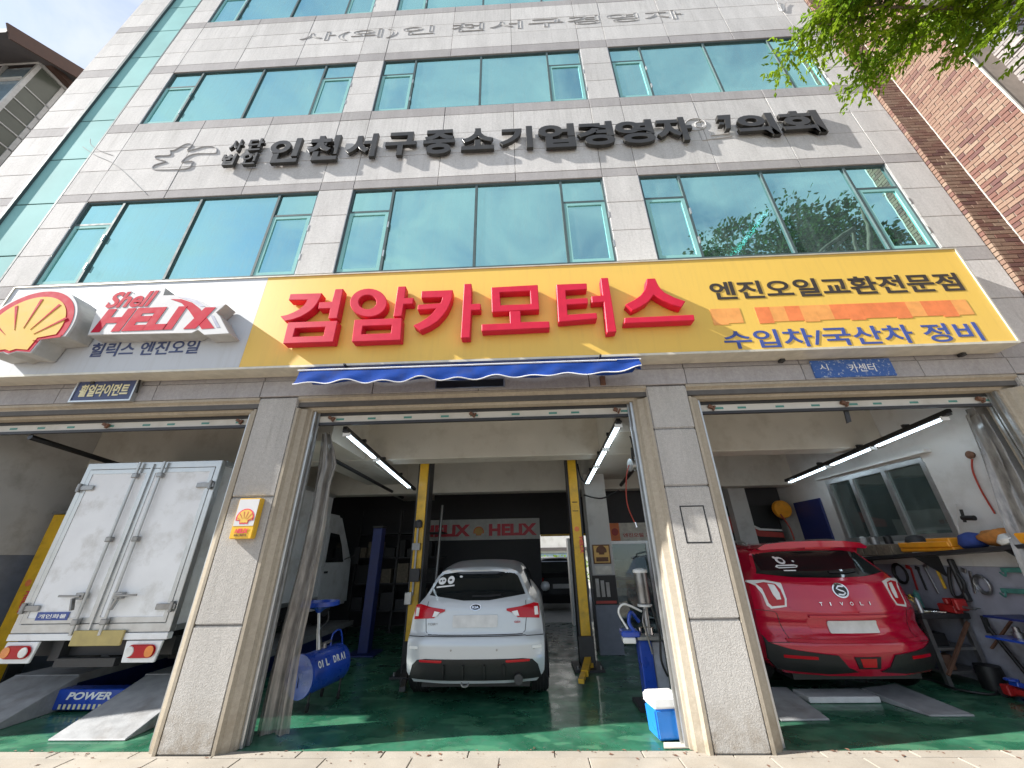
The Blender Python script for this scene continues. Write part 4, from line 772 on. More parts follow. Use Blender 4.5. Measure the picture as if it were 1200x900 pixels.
# ---- lifts and ramps
F = thing('alignment_lift', 'wheel alignment lift with grey drive-on ramps and a blue crossbeam under the box truck', 'vehicle lift', (-5.0, .3, 0))
def ramp(p, name='ramp', parent=None, mt='ramp_paint', z=.0):
    return ob(name, MB().add(p, [(0, 1, 2, 3), (4, 7, 6, 5), (0, 4, 5, 1), (1, 5, 6, 2), (2, 6, 7, 3), (3, 7, 4, 0)]), mt, parent, bevel=.006)
def ramp_box(x0, x1, y0, y1, z0, z1): return [(x0, y0, .012), (x1, y0, .012), (x1, y1, z1), (x0, y1, z1), (x0, y0, -.003), (x1, y0, -.003), (x1, y1, -.003), (x0, y1, -.003)]
ramp(ramp_box(-4.60, -3.84, .30, 1.18, 0, .30), 'ramp', F); ramp(ramp_box(-6.25, -5.42, .40, 1.18, 0, .30), 'ramp', F)
for x0, x1 in ((-4.62, -3.85), (-6.25, -5.45)): ob('platform', bx(x0, x1, 1.181, 5.2, .22, .305), 'ramp_paint', F); ob('platform_leg', bx(x0+.1, x1-.1, 1.3, 4.9, 0, .219), 'navy_paint', F)
cb = ob('crossbeam', bx(-5.60, -4.55, 1.0, 1.16, .02, .21), 'blue_paint', F, bevel=.01); ftext('lettering', 'POWER', -5.30, -4.78, .115, .185, .998, 'ink_white', cb, off=.03, shear=.25)
for i in range(13): ob('warning_stripe', bx(-5.36+i*.058, -5.36+i*.058+.028, .9975, .9995, .03, .075), 'ink_cream', cb)
LP = thing('lift_post', 'yellow lift post beside the white box truck at the far left', 'vehicle lift', (-7.0, 1.5, 0), 'yellow lift posts')
ob('column', bx(-7.14, -6.93, 1.5, 1.62, .0, 2.19), 'yellow_paint', LP, bevel=.006); ob('column_side', bx(-7.16, -6.91, 1.621, 1.8, 0, 2.2), 'steel_dark', LP); ob('base_plate', bx(-7.28, -6.8, 1.4, 1.95, 0, .03), 'navy_paint', LP)
ob('cap', bx(-7.17, -6.90, 1.49, 1.81, 2.201, 2.24), 'steel', LP); text('lettering', 'HELIX', (-7.0, 1.498, 1.18), (0, 0, -1), (1, 0, 0), .26, .075, 'ink_red', LP, off=.03); ob('emblem', MB().lathe([(.045, 0), (.03, -.003)], (-7.035, 1.4995, 1.28), (0, 1, 0), 16), 'ink_orange', LP)
for i, (x, y, nm, s) in enumerate([(-1.83, 2.25, 'yellow lift post to the left of the silver hatchback', 1), (.74, 2.50, 'yellow lift post to the right of the silver hatchback', -1)]):
    LP = thing('lift_post', nm, 'vehicle lift', (x, y, 0), 'yellow lift posts')
    ob('column', bx(x, x+.145, y, y+.10, .03, 3.5), 'yellow_paint', LP, bevel=.005)
    ob('column_side', MB().box(x-.03, x-.002, y+.02, y+.30, .03, 3.5).box(x+.147, x+.175, y+.02, y+.30, .03, 3.5), 'steel_dark', LP)
    ob('base_plate', bx(x-.14, x+.29, y-.12, y+.42, 0, .028), 'steel_dark', LP)
    for dx in (-.09, .24): ob('anchor_bolt', MB().cyl((x+dx, y-.07, .02), (x+dx, y-.07, .07), .016, 6), 'steel', LP)
    ob('carriage', MB().box(x+.02*s-.03, x+.175, y-.06, y-.005, .10, .42), 'steel_dark' if s < 0 else 'black', LP)
    ob('arm', MB().bar((x+.07, y-.03, .14), (x+.07-.22*s*-1*.6, y-.62, .11), .09, .07).bar((x+.07+.13*s, y-.55, .11), (x+.07+.22*s, y-.95, .11), .07, .05), 'yellow_paint' if s < 0 else 'steel_dark', LP, bevel=.004)
    if s > 0:
        ob('lock_rod', MB().cyl((x+.06, y-.03, 1.0), (x+.06, y-.03, 1.95), .018, 8).box(x+.0, x+.12, y-.07, y-.005, 1.62, 1.72), 'steel', LP); ob('lock_housing', MB().box(x+.01, x+.15, y-.07, y-.005, 1.18, 1.36).lathe([(.06, 0), (.06, .09), (.03, .12)], (x+.07, y-.05, 1.95), (0, 0, 1), 14), 'steel_dark', LP, bevel=.006)
        ob('switch_box', bx(x-.045, x+.06, y-.08, y-.005, .88, 1.04), 'alu', LP, bevel=.008)
    else:
        text('lettering', 'HELIX', (x+.095, y-.002, 1.78), (0, 0, -1), (1, 0, 0), .25, .06, 'ink_red', LP, off=.03); ob('emblem', MB().lathe([(.04, 0), (.03, -.003)], (x+.07, y-.0005, 1.90), (0, 1, 0), 16), 'ink_orange', LP)
        ob('warning_label', bx(x+.03, x+.115, y-.0025, y-.0005, 2.32, 2.335), 'black', LP); ob('warning_label', bx(x+.025, x+.12, y-.0025, y-.0005, 2.18, 2.19), 'black', LP)
        ob('cable', MB().tube(catmull([(x+.19, y+.1, 3.0), (x+.22, y+.05, 2.75), (x+.30, y+.05, 2.65)], 6), .014, 6), 'cable', LP)
for (pts, nm) in (([(2.42, .68, 0), (2.90, .70, 0), (2.97, 1.45, 0), (2.50, 1.45, 0)], 'grey steel drive-on ramp in front of the left rear wheel of the red car'), ([(3.93, .78, 0), (4.36, .78, 0), (4.30, 1.55, 0), (3.78, 1.40, 0)], 'grey steel drive-on ramp in front of the right rear wheel of the red car')):
    r_ = ramp([(p[0], p[1], z) for z, q in ((0, 0),) for p in pts for z in [(.014 if p[1] < 1 else .07)]]+[(p[0], p[1], -.003) for p in pts], 'ramp', None, 'ramp_paint'); tag(r_, nm, 'ramp', 'drive-on ramps under the red car')
tag(ob('floor_plate', bx(3.02, 3.78, 1.16, 1.44, .0, .055), 'plate_white', bevel=.005), 'pale steel floor plate lying between the two ramps behind the red car', 'floor plate')

# ================================================================== garage things
def proj_ok(): pass
# oil drainer
O = thing('oil_drainer', 'blue oil drain tank on casters with a funnel on a mast', 'oil drainer', (-2.35, 1.2, 0))
c0 = at(351, 793, 'Y', .95); c1 = c0+Vector((.20, .55, .035)); ax = (c1-c0).normalized(); rr = .20
def along(d): return c0+ax*d
ob('tank', MB().lathe([(.02, 0), (rr*.55, .004), (rr*.9, .012), (rr*.96, .03), (rr, .05), (rr, .53), (rr*.95, .56), (rr*.6, .59), (.02, .60)], c0, ax, 32), 'blue_paint', O, smooth=40)
ob('rim', MB().lathe([(rr*.93, -.012), (rr+.012, -.012), (rr+.014, .02), (rr*.98, .03)], c0, ax, 32), 'blue_paint', O, smooth=40)
ob('gauge_slot', MB().bar(c0-ax*.006+Vector((0, 0, -.10)), c0-ax*.006+Vector((.005, 0, .10)), .016, .008), 'navy_paint', O)
sdv = ax.cross(Vector((0, 0, 1))).normalized(); upn = sdv.cross(ax).normalized()
for i, ch in enumerate('OIL DRAI'):
    if ch == ' ': continue
    th = R(28); dirv = (sdv*math.cos(th)+upn*math.sin(th)); text('lettering', ch, along(.075+i*.054)+dirv*(rr+.004)-(upn*math.cos(th)-sdv*math.sin(th))*.035, ax, (upn*math.cos(th)-sdv*math.sin(th)),   .04 if ch != 'I' else .012, .075, 'ink_white', O, off=.03)
for d, s in ((.06, -1), (.06, 1), (.50, 1), (.5, -1)):
    b = along(d)+sdv*s*.13; ob('caster_leg', MB().cyl((b.x, b.y, b.z-.1), (b.x, b.y, .07), .011, 8), 'steel_dark', O); ob('caster', MB().lathe([(.01, -.016), (.04, -.014), (.045, 0), (.04, .014), (.01, .016)], (b.x, b.y, .045), (1, .3, 0), 16), 'rubber', O, smooth=40)
mt0 = along(.22)+upn*rr; fn = at(374, 716, 'Y', mt0.y); ob('mast', MB().cyl(mt0, mt0+(fn-mt0)*.55, .026, 14).cyl(mt0+(fn-mt0)*.5, fn, .018, 12), 'alu', O, smooth=40)
ob('funnel', MB().lathe([(.02, -.02), (.06, .02), (.20, .055), (.225, .06), (.225, .105), (.215, .105), (.21, .07), (.05, .03), (.01, .02)], fn, (0, 0, 1), 28), 'blue_paint', O, smooth=40)
ob('handle', MB().tube(catmull([along(.40)+upn*rr, along(.42)+upn*(rr+.12), along(.54)+upn*(rr+.13), along(.60)+upn*(rr-.06)], 6), .010, 8), 'blue_paint', O, smooth=60); ob('drain_valve', MB().cyl(along(.30)+upn*rr, along(.30)+upn*(rr+.05), .03, 12).bar(along(.26)+upn*(rr+.045), along(.40)+upn*(rr+.05), .03, .025), 'steel', O)
ob('hose', MB().tube(catmull([fn+Vector((.12, 0, 0)), fn+Vector((.14, -.02, -.10)), fn+Vector((.07, -.02, -.2)), mt0+Vector((.04, 0, .03))], 6), .007, 6), 'cable', O)
# cooler
Cc = thing('cooler', 'blue picnic cooler with a white lid at the foot of the right stone pillar', 'cooler', (1.24, .36, 0)); Cc.rotation_euler = (0, 0, 0)
cp = [(1.095, .235), (1.37, .265), (1.34, .50), (1.065, .47)]; cm = Vector((1.2175, .3675, 0))
def taper(z, f): return [(cm.x+(x-cm.x)*f, cm.y+(y-cm.y)*f, z) for x, y in cp]
ob('tub', MB().add(taper(.005, .93)+taper(.225, 1.0), [(3, 2, 1, 0), (4, 5, 6, 7), (0, 1, 5, 4), (1, 2, 6, 5), (2, 3, 7, 6), (3, 0, 4, 7)]), 'cooler_blue', Cc, bevel=.014, seg=2)
ob('lid', MB().add(taper(.227, 1.05)+taper(.315, 1.02), [(3, 2, 1, 0), (4, 5, 6, 7), (0, 1, 5, 4), (1, 2, 6, 5), (2, 3, 7, 6), (3, 0, 4, 7)]), 'cooler_white', Cc, bevel=.016, seg=2)
ob('lid_panel', MB().add(taper(.3155, .8)+taper(.323, .78), [(3, 2, 1, 0), (4, 5, 6, 7), (0, 1, 5, 4), (1, 2, 6, 5), (2, 3, 7, 6), (3, 0, 4, 7)]), 'cooler_white', Cc, bevel=.003)
ob('handle', MB().tube([(1.385, .30, .24), (1.41, .33, .10), (1.40, .42, .10), (1.37, .47, .24)], .009, 6), 'black', Cc)
tag(ob('cardboard', MB().prism([(1.10, .12, .001), (1.36, .13, .001), (1.38, .22, .001), (1.13, .22, .001)], (0, 0, .008)), 'card'), 'scrap of pale cardboard on the floor in front of the blue cooler', 'cardboard')
# dispenser trolley
D = thing('fluid_dispenser', 'blue fluid dispenser with a glass cylinder and hoses behind the right stone pillar', 'dispenser', (1.32, 1.0, 0))
ob('post', bx(1.22, 1.36, 1.0, 1.16, .04, .62), 'blue_paint', D, bevel=.01); ob('side_panel', bx(1.361, 1.50, 1.02, 1.14, .04, .60), 'grey_lilac', D, bevel=.01); ob('base', bx(1.12, 1.52, .92, 1.26, .0, .039), 'steel_dark', D)
ob('tray', MB().prism([(1.02, .92, .66), (1.22, .90, .66), (1.24, 1.12, .66), (1.04, 1.14, .66)], (0, 0, .06)), 'blue_paint', D, bevel=.012); ob('drip_pan', MB().prism([(1.03, .93, .60), (1.17, .91, .60), (1.18, 1.08, .60), (1.05, 1.10, .60)], (0, 0, .058)), 'cooler_white', D, bevel=.008)
ob('shelf', bx(1.20, 1.50, .96, 1.16, .621, .66), 'alu', D, bevel=.006); ob('glass_cylinder', MB().lathe([(.07, 0), (.072, .02), (.072, .30), (.07, .32)], (1.36, 1.06, .98), (0, 0, 1), 22), 'steel', D, smooth=40)
ob('cylinder_cap', MB().lathe([(.085, 0), (.088, .015), (.08, .035), (.03, .05)], (1.36, 1.06, 1.301), (0, 0, 1), 22), 'cooler_white', D, smooth=40); ob('cylinder_base', MB().lathe([(.082, 0), (.085, .02), (.04, .03)], (1.36, 1.06, .945), (0, 0, 1), 22), 'cooler_white', D, smooth=40); ob('stem', MB().cyl((1.36, 1.06, .662), (1.36, 1.06, .944), .028, 12), 'alu', D, smooth=40)
for q, r_, mt_ in (([(1.30, 1.0, .90), (1.10, .96, .98), (1.02, .95, .90), (1.10, .94, .74)], .012, 'cooler_white'), ([(1.42, 1.0, .95), (1.45, .95, .7), (1.42, .93, .45), (1.47, .95, .30)], .012, 'cable'), ([(1.25, 1.0, .80), (1.16, .94, .90), (1.12, .93, .80), (1.18, .93, .70)], .02, 'blue_paint'), ([(1.33, .97, .93), (1.28, .93, .82), (1.30, .93, .70), (1.34, .95, .5)], .010, 'steel')): ob('hose', MB().tube(catmull(q, 7), r_, 8), mt_, D, smooth=60)
for x in (1.24, 1.3, 1.37): ob('valve', MB().cyl((x, .95, .68), (x, .95, .75), .014, 10).bar((x-.02, .945, .75), (x+.03, .945, .755), .012), 'chrome', D)
# plastic curtains
def drape(name, lab, f, n=40, rows_=14):
    rows = []
    for j in range(rows_+1):
        t_ = j/rows_; row = []
        for i in range(n+1):
            row.append(f(i/n, t_))
        rows.append(row)
    return tag(ob(name, MB().grid(rows), 'plastic_sheet', smooth=80), lab, 'curtain', 'plastic weather curtains')
dr_ = random.Random(4)
def fl(s, t): 
    w = .12+.17*min(1, t*1.6)+.03*math.sin(t*7); x = -2.60+.035*math.sin(t*5)+s*w+.03*math.exp(-((t-.12)/.06)**2)*s*3
    return (x, .37+.045*math.sin(s*11+t*2.5)*(1-.3*t)+.012*math.sin(s*31+t*5), 2.98-t*2.96)
drape('plastic_curtain', 'grey plastic weather curtain gathered behind the left stone pillar', fl)
def fr2(s, t):
    w = .10+.42*min(1, t*1.1); x = 5.56-w*(1-s)+.02*math.sin(t*9); return (x, .40+.06*math.sin(s*13+t*3)+.015*math.sin(s*37+t*4), 3.02-t*2.95-.06*math.sin(s*9)*(1-t))
drape('plastic_curtain', 'brownish plastic weather curtain bunched at the right edge of the right hand bay', fr2)
# rails and tube lights
def light(lab, x, segs, y0=.32, y1=3.6):
    P = thing('tube_light', lab, 'lamp', (x, y0, 3.0), 'fluorescent tube lights along the door rails'); zf = lambda y: 3.03-.075*(y-.3)
    ob('rail', MB().bar((x, y0, zf(y0)), (x, y1, zf(y1)), .05, .045), 'black', P); ob('housing', MB().bar((x, y0+.02, zf(y0)-.035), (x, y1-.3, zf(y1-.3)-.035), .07, .02), 'steel_dark', P)
    for a, b in segs:
        for dx in (-.02, .02): ob('tube', MB().cyl((x+dx, a, zf(a)-.058), (x+dx, b, zf(b)-.058), .010, 10), 'tube_glow', P)
        ob('end_cap', MB().box(x-.045, x+.045, a-.02, a-.001, zf(a)-.085, zf(a)-.035), 'cooler_white', P)
    for y in (.9, 1.7, 2.6): ob('clamp', MB().box(x-.04, x+.04, y-.02, y+.02, zf(y)+.02, zf(y)+.06), 'steel_dark', P)
    return P
light('fluorescent tube light on the rail left of the silver hatchback', -2.29, [(.40, 1.35), (1.45, 3.2)])
light('fluorescent tube light on the rail between the yellow lift post and the right stone pillar', 1.17, [(.36, 1.15), (1.25, 2.0), (2.1, 3.2)])
light('long fluorescent tube light over the red car', 5.16, [(.42, 1.42), (1.50, 2.35), (2.45, 3.5)])
def rail(lab, pts, r=.03, mt_='black'): tag(ob('overhead_rail', MB().tube(pts, r, 8), mt_), lab, 'rail', 'overhead rails and pipes')
rail('black overhead pipe in the middle bay near the left curtain', [at(384, 535, 'Z', 2.86), at(472, 583, 'Z', 2.80)])
rail('black overhead rail in the ceiling of the box truck bay', [at(35, 512, 'Z', 3.0), at(140, 545, 'Z', 2.9)], .035)
rail('thick black overhead pipe with a bracket near the hose reel', [at(744, 548, 'Z', 2.9), at(712, 588, 'Z', 2.75)], .035)
HR = thing('hose_reel', 'grey hose reel with a red air hose hanging behind the right stone pillar', 'hose reel', (1.42, 1.1, 2.8)); c = at(742, 545, 'Y', 1.2)
ob('drum', MB().lathe([(.03, -.05), (.09, -.05), (.09, -.035), (.06, -.03), (.06, .03), (.09, .035), (.09, .05), (.03, .05)], c, (1, .2, 0), 22), 'alu', HR, smooth=40); ob('bracket', MB().bar(c, c+Vector((.02, 0, .25)), .03), 'steel_dark', HR)
ob('hose', MB().tube(catmull([c+Vector((-.06, 0, 0)), at(734, 560, 'Y', 1.2), at(735, 590, 'Y', 1.2), at(745, 615, 'Y', 1.2)], 6), .008, 6), 'hose_red', HR); ob('nozzle', MB().cyl(at(744, 612, 'Y', 1.2), at(746, 618, 'Y', 1.2), .012, 8), 'chrome', HR)
ob('cable', MB().tube(catmull([at(727, 493, 'Y', .6), at(738, 510, 'Y', .8), at(744, 535, 'Y', 1.1)], 6), .012, 6), 'cable', HR); ob('cable', MB().tube(catmull([at(684, 580, 'Y', 3.2), at(705, 584, 'Y', 3), at(725, 575, 'Y', 2.5)], 6), .014, 6), 'cable', HR)
tag(ob('pull_strap', MB().prism([at(u, v, 'Y', .25) for u, v in [(986, 468), (991, 468), (998, 494), (993, 496)]], (0, .015, 0)), 'steel_dark'), 'dark pull strap hanging from the shutter above the red car', 'strap')
# inner pillar posters
def flat(name, lab, cat, u0, v0, u1, v1, Y, mt_, th=.01, group=None):
    a = at(u0, v1, 'Y', Y); b = at(u1, v0, 'Y', Y); w = thing(name, lab, cat, ((a.x+b.x)/2, Y, a.z), group); ob('sheet', bx(a.x, b.x, Y, Y+th, a.z, b.z), mt_, w); return w, a.x, b.x, a.z, b.z
w, x0, x1, z0, z1 = flat('poster', 'framed orange shell poster on the grey pillar inside the garage', 'poster', 696, 638, 714, 661, 3.355, 'rust')
ob('print', bx(x0+.02, x1-.02, 3.352, 3.354, z0+.02, z1-.02), 'ink_tan', w); kk = (x1-x0)/1.9; ob('shell_print', MB().prism([((x0+x1)/2+(x-ecx)*kk, 3.349, z0+.15+(z-ebz)*kk) for x, z in fan(1.)], (0, .002, 0)), 'rust', w); ob('caption', bx(x0+.05, x1-.05, 3.349, 3.351, z0+.04, z0+.11), 'rust', w)
w, x0, x1, z0, z1 = flat('notice', 'small white notice between the two posters on the grey pillar', 'notice', 698, 663, 716, 673, 3.36, 'paper'); 
w, x0, x1, z0, z1 = flat('poster', 'dark product poster low on the grey pillar inside the garage', 'poster', 697, 674, 721, 709, 3.36, 'black')
for k in range(3): ob('bottle_print', bx(x0+.05+k*.09, x0+.11+k*.09, 3.357, 3.359, z0+.12, z1-.05-.03*k), 'steel', w)
ob('caption', bx(x0+.03, x1-.03, 3.357, 3.359, z0+.02, z0+.06), 'poster_red', w)
# office partition at the back right
OP = thing('office_partition', 'dark glazed office front with an orange fascia behind the grey pillar', 'partition', (2.4, 4.6, 0))
a = at(716, 634, 'Y', 4.6); b = at(770, 612, 'Y', 4.6); zt = b.z; zb_ = a.z
ob('fascia', bx(1.62, 3.9, 4.6, 4.65, zb_, zt), 'paper', OP); ob('fascia_end', bx(1.62, 1.98, 4.585, 4.599, zb_+.002, zt-.002), 'ink_orange', OP); ob('emblem', MB().lathe([(.075, 0), (.06, -.004)], (1.88, 4.583, (zb_+zt)/2), (0, 1, 0), 16), 'poster_red', OP)
ftext('lettering', '엔진오일 교환', 2.05, 2.75, zb_+.07, zb_+.15, 4.598, 'poster_red', OP, off=.02)
ob('frame', MB().box(1.62, 3.9, 4.6, 4.66, zb_-.06, zb_-.003).box(1.62, 1.68, 4.6, 4.66, 0, zb_-.061).box(2.5, 2.55, 4.6, 4.66, 0, zb_-.061).box(3.84, 3.9, 4.6, 4.66, 0, zb_-.061), 'alu', OP); ob('glass', MB().box(1.68, 2.5, 4.625, 4.632, .1, zb_-.061).box(2.55, 3.84, 4.625, 4.632, .1, zb_-.061), 'clear_glass', OP)
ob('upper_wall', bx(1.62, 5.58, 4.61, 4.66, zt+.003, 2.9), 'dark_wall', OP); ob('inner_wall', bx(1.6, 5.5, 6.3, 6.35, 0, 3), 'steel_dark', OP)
CT = thing('service_counter', 'red and yellow striped counter inside the office', 'counter', (2.2, 5.2, 0)); ob('top', bx(1.7, 3.2, 5.0, 5.5, 1.0, 1.06), 'poster_red', CT); ob('stripe', bx(1.7, 3.2, 5.02, 5.48, .86, .998), 'yellow_paint', CT); ob('front', bx(1.7, 3.2, 5.05, 5.45, 0, .858), 'navy_paint', CT)
for u0, v0, u1, v1, mt_, lab in ((722, 656, 736, 668, 'paper', 'pale paper sheet on the glass of the office'), (760, 640, 774, 655, 'poster_red', 'red can label on the office shelf'), (761, 662, 776, 680, 'plate_white', 'white carton in the office')):
    a = at(u0, v1, 'Y', 4.9); b = at(u1, v0, 'Y', 4.9); tag(ob('carton', bx(a.x, b.x, 4.9, 4.98, a.z, b.z), mt_), lab, 'carton')
# back wall banner
a = at(493, 634, 'Y', 6.5); b = at(632, 607, 'Y', 6.5); BN = thing('banner', 'grey banner with red lettering and an orange shell on the back wall', 'banner', ((a.x+b.x)/2, 6.5, a.z))
ob('cloth', bx(a.x, b.x, 6.5, 6.52, a.z, b.z), 'plate_white', BN); h_ = b.z-a.z
for u0, u1 in ((573, 629), (495, 551)): ftext('lettering', 'HELIX', at(u0, 620, 'Y', 6.5).x, at(u1, 620, 'Y', 6.5).x, a.z+h_*.18, b.z-h_*.25, 6.497, 'ink_red', BN, off=.05)
ob('shell_print', MB().prism([(at(561, 620, 'Y', 6.5).x+(x-ecx)*.25, 6.495, a.z+h_*.2+(z-ebz)*.25) for x, z in fan(1.)], (0, .003, 0)), 'ink_orange', BN)
ob('shell_field', MB().prism([(at(561, 620, 'Y', 6.5).x+(x-ecx)*.2, 6.492, a.z+h_*.2+.02+(z-ebz)*.2) for x, z in fan(1.)], (0, .003, 0)), 'ink_tan', BN)
a = at(850, 640, 'Y', 4.5); b = at(908, 592, 'Y', 4.5); BN = thing('banner', 'dark banner with a red swoosh behind the roof of the red car', 'banner', ((a.x+b.x)/2, 4.5, a.z)); ob('cloth', bx(a.x-.4, b.x, 4.5, 4.52, a.z-.3, b.z), 'trim_black', BN)
ob('swoosh', MB().prism([(a.x+(b.x-a.x)*x, 4.496, a.z+(b.z-a.z)*z) for x, z in [(-.2, .62), (.15, .75), (.45, .55), (.7, .35), (1, .3), (1, .18), (.6, .22), (.3, .45), (-.2, .45)]], (0, .003, 0)), 'poster_red', BN); ob('swoosh', MB().prism([(a.x+(b.x-a.x)*x, 4.494, a.z+(b.z-a.z)*z) for x, z in [(.4, .62), (.65, .42), (1, .38), (1, .34), (.62, .37), (.38, .58)]], (0, .0015, 0)), 'ink_white', BN); ftext('lettering', 'HELIX', a.x+.05, a.x+.75, a.z+.25, a.z+.36, 4.497, 'poster_red', BN, off=.03, shear=.2)
c = at(915, 597, 'Y', 4.28); HR = thing('hose_reel', 'orange hose reel on the pale column behind the red car', 'hose reel', c); ob('drum', MB().lathe([(.02, -.08), (.17, -.08), (.18, -.05), (.18, .0), (.12, .01), (.02, .01)], c, (0, 1, 0), 24), 'orange_plastic', HR, smooth=40); ob('hose', MB().tube(catmull([c+Vector((-.1, -.1, -.1)), c+Vector((0, -.1, -.35)), c+Vector((.02, -.1, -.6))], 6), .014, 6), 'hose_red', HR)
tag(ob('wall_board', bx(5.56, 5.598, 3.45, 4.2, 1.5, 2.42), 'navy_paint', bevel=.004), 'navy blue board on the right wall behind the red car', 'board')
# left back of the garage: blue lift post, rack
b = at(424, 768, 'Z', 0); LP = thing('lift_post', 'dark blue lift post in the dark at the back left', 'vehicle lift', b); ob('column', bx(b.x-.09, b.x+.09, b.y, b.y+.2, .02, 2.05), 'navy_paint', LP, bevel=.01); ob('base_plate', bx(b.x-.25, b.x+.25, b.y-.15, b.y+.35, 0, .019), 'navy_paint', LP); ob('cap', bx(b.x-.1, b.x+.1, b.y-.01, b.y+.21, 2.052, 2.09), 'black', LP)
RK = thing('storage_rack', 'steel rack with cartons and cans at the dark back of the garage', 'rack', (-3.0, 5.9, 0))
for x in (-4.2, -3.2, -2.2): ob('upright', bx(x, x+.05, 5.6, 5.65, 0, 2.6), 'steel_dark', RK)
for z in (.4, .95, 1.5, 2.05): ob('shelf', bx(-4.25, -2.1, 5.6, 6.2, z, z+.03), 'steel_dark', RK)
bn = random.Random(9)
for lv, z in (('lowest', .43), ('middle', .98), ('top', 1.53)):
    x = -4.15; kx = 0
    while x < -2.35:
        w = bn.uniform(.16, .34); h = bn.uniform(.18, .42); cm_ = bn.choice([('wood_grey', 'dull brown'), ('steel_dark', 'dark grey'), ('black', 'black'), ('trim_black', 'blackish')]); kx += 1; tag(ob('carton', bx(x, x+w, 5.66, 5.66+bn.uniform(.25, .4), z+.001, z+h), cm_[0], bevel=.006), cm_[1]+' carton, coloured dark for shade, on the '+lv+' shelf of the back rack, '+['first', 'second', 'third', 'fourth', 'fifth', 'sixth', 'seventh', 'eighth', 'ninth'][kx-1]+' from its left end', 'carton', 'cartons on the back rack'); x += w+bn.uniform(.03, .12)  # carton colours all kept dark, so the rack sits in painted darkness
tag(ob('steel_pole', MB().cyl((-2.0, 4.6, 0), (-1.95, 4.75, 2.6), .03, 10), 'steel', smooth=40), 'thin grey steel pole standing right of the dark blue lift post', 'pole')
# truck cab details
dw = ob('cab_window', MB().prism([(X1-.098, y, z) for y, z in [(4.15, 1.45), (4.95, 1.45), (4.75, 1.78), (4.55, 2.0), (4.15, 2.02)]], (.012, 0, 0)), 'auto_glass', T); ob('cab_door', MB().prism([(X1-.0995, y, z) for y, z in [(4.08, .75), (5.05, .75), (5.1, 1.4), (4.65, 2.08), (4.08, 2.1)]], (.005, 0, 0)), 'white_truck', T); ob('door_handle', bx(X1-.09, X1-.07, 4.15, 4.28, 1.25, 1.29), 'black', T); ob('cab_mirror', MB().bar((X1-.1, 5.0, 1.5), (X1+.12, 5.1, 1.6), .02).box(X1+.06, X1+.2, 5.08, 5.12, 1.4, 1.75), 'black', T)
# ------------------------------------------------ right wall: shelf, bench and tools
SH = thing('wall_shelf', 'long dark steel shelf on the right wall under the side window', 'shelf', (5.4, 1.6, 1.4)); zs_ = lambda y: 1.495-.062*(y-.45)
ob('board', MB().add([(5.22, .30, zs_(.3)), (5.59, .30, zs_(.3)), (5.59, 3.1, zs_(3.1)), (5.22, 3.1, zs_(3.1))]+[(5.22, .30, zs_(.3)+.04), (5.59, .30, zs_(.3)+.04), (5.59, 3.1, zs_(3.1)+.04), (5.22, 3.1, zs_(3.1)+.04)], [(0, 3, 2, 1), (4, 5, 6, 7), (0, 1, 5, 4), (1, 2, 6, 5), (2, 3, 7, 6), (3, 0, 4, 7)]), 'steel_dark', SH)
for y in (.6, 1.7, 2.8): ob('bracket', MB().prism([(5.59, y, zs_(y)-.002), (5.27, y, zs_(y)-.002), (5.59, y, zs_(y)-.25)], (0, .02, 0)), 'steel_dark', SH)
def onshelf(u, v, X=5.3): return at(u, v, 'X', X)
def shelf_box(name, lab, cat, y0, y1, h, mt_, x0=5.26, x1=5.52, bev=.012): z = zs_((y0+y1)/2)+.044; t_ = thing(name, lab, cat, (5.4, (y0+y1)/2, z)); ob('box', bx(x0, x1, y0, y1, z, z+h), mt_, t_, bevel=bev); return t_, z
t_, z = shelf_box('wooden_crate', 'grey wooden crate on the shelf behind the roof of the red car', 'crate', 1.98, 2.75, .16, 'wood_grey', bev=.004)
for y in (2.0, 2.25, 2.5): ob('slat', bx(5.245, 5.259, y, y+.2, z+.01, z+.15), 'wood_grey', t_, bevel=.003)
for k, (y, r_) in enumerate(((2.1, .05), (2.35, .06), (2.55, .045))): tag(ob('can', MB().lathe([(.01, 0), (r_, .002), (r_, .10), (r_*.6, .12), (.01, .125)], (5.36, y, z+.162), (0, 0, 1), 16), ['black', 'steel', 'plate_white'][k], smooth=40), ['black can on the wooden crate', 'grey steel can on the wooden crate', 'white can on the wooden crate at its far end'][k], 'can', 'cans on the wooden crate')
t_, z = shelf_box('tool_tray', 'orange plastic tool tray on the shelf with a black bag in it', 'tool box', 1.13, 1.86, .05, 'orange_plastic'); ob('tray_wall', MB().box(5.24, 5.27, 1.15, 1.84, z+.05, z+.12).box(5.5, 5.53, 1.15, 1.84, z+.05, z+.14).box(5.27, 5.5, 1.15, 1.45, z+.05, z+.16), 'orange_plastic', t_, bevel=.01)
tag(ob('tool_bag', MB().lathe([(.02, 0), (.10, .01), (.12, .07), (.09, .14), (.03, .16)], (5.36, 1.68, z+.052), (0, 0, 1), 14), 'bag_black', smooth=60), 'black cloth tool bag in the orange tool tray', 'bag')
wr = random.Random(8)
rows = []
for j in range(9):
    ph_ = j/8*math.pi; rows.append([(5.40+.13*math.sin(ph_)*math.cos(i/16*2*math.pi)+.012*math.sin(i*3+j), .66+.26*math.cos(ph_)*1.0+.03*math.sin(ph_)*math.sin(i), zs_(.6)+.13+.10*math.sin(ph_)*math.sin(i/16*2*math.pi)*(1+.2*math.sin(j*2.2+i*.8))) for i in range(17)])
bg_ = ob('cloth_bundle', MB().grid(rows), 'cloth_orange', smooth=80, weld=True); tag(bg_, 'crumpled orange and brown cloth bundle on the near end of the shelf', 'cloth')
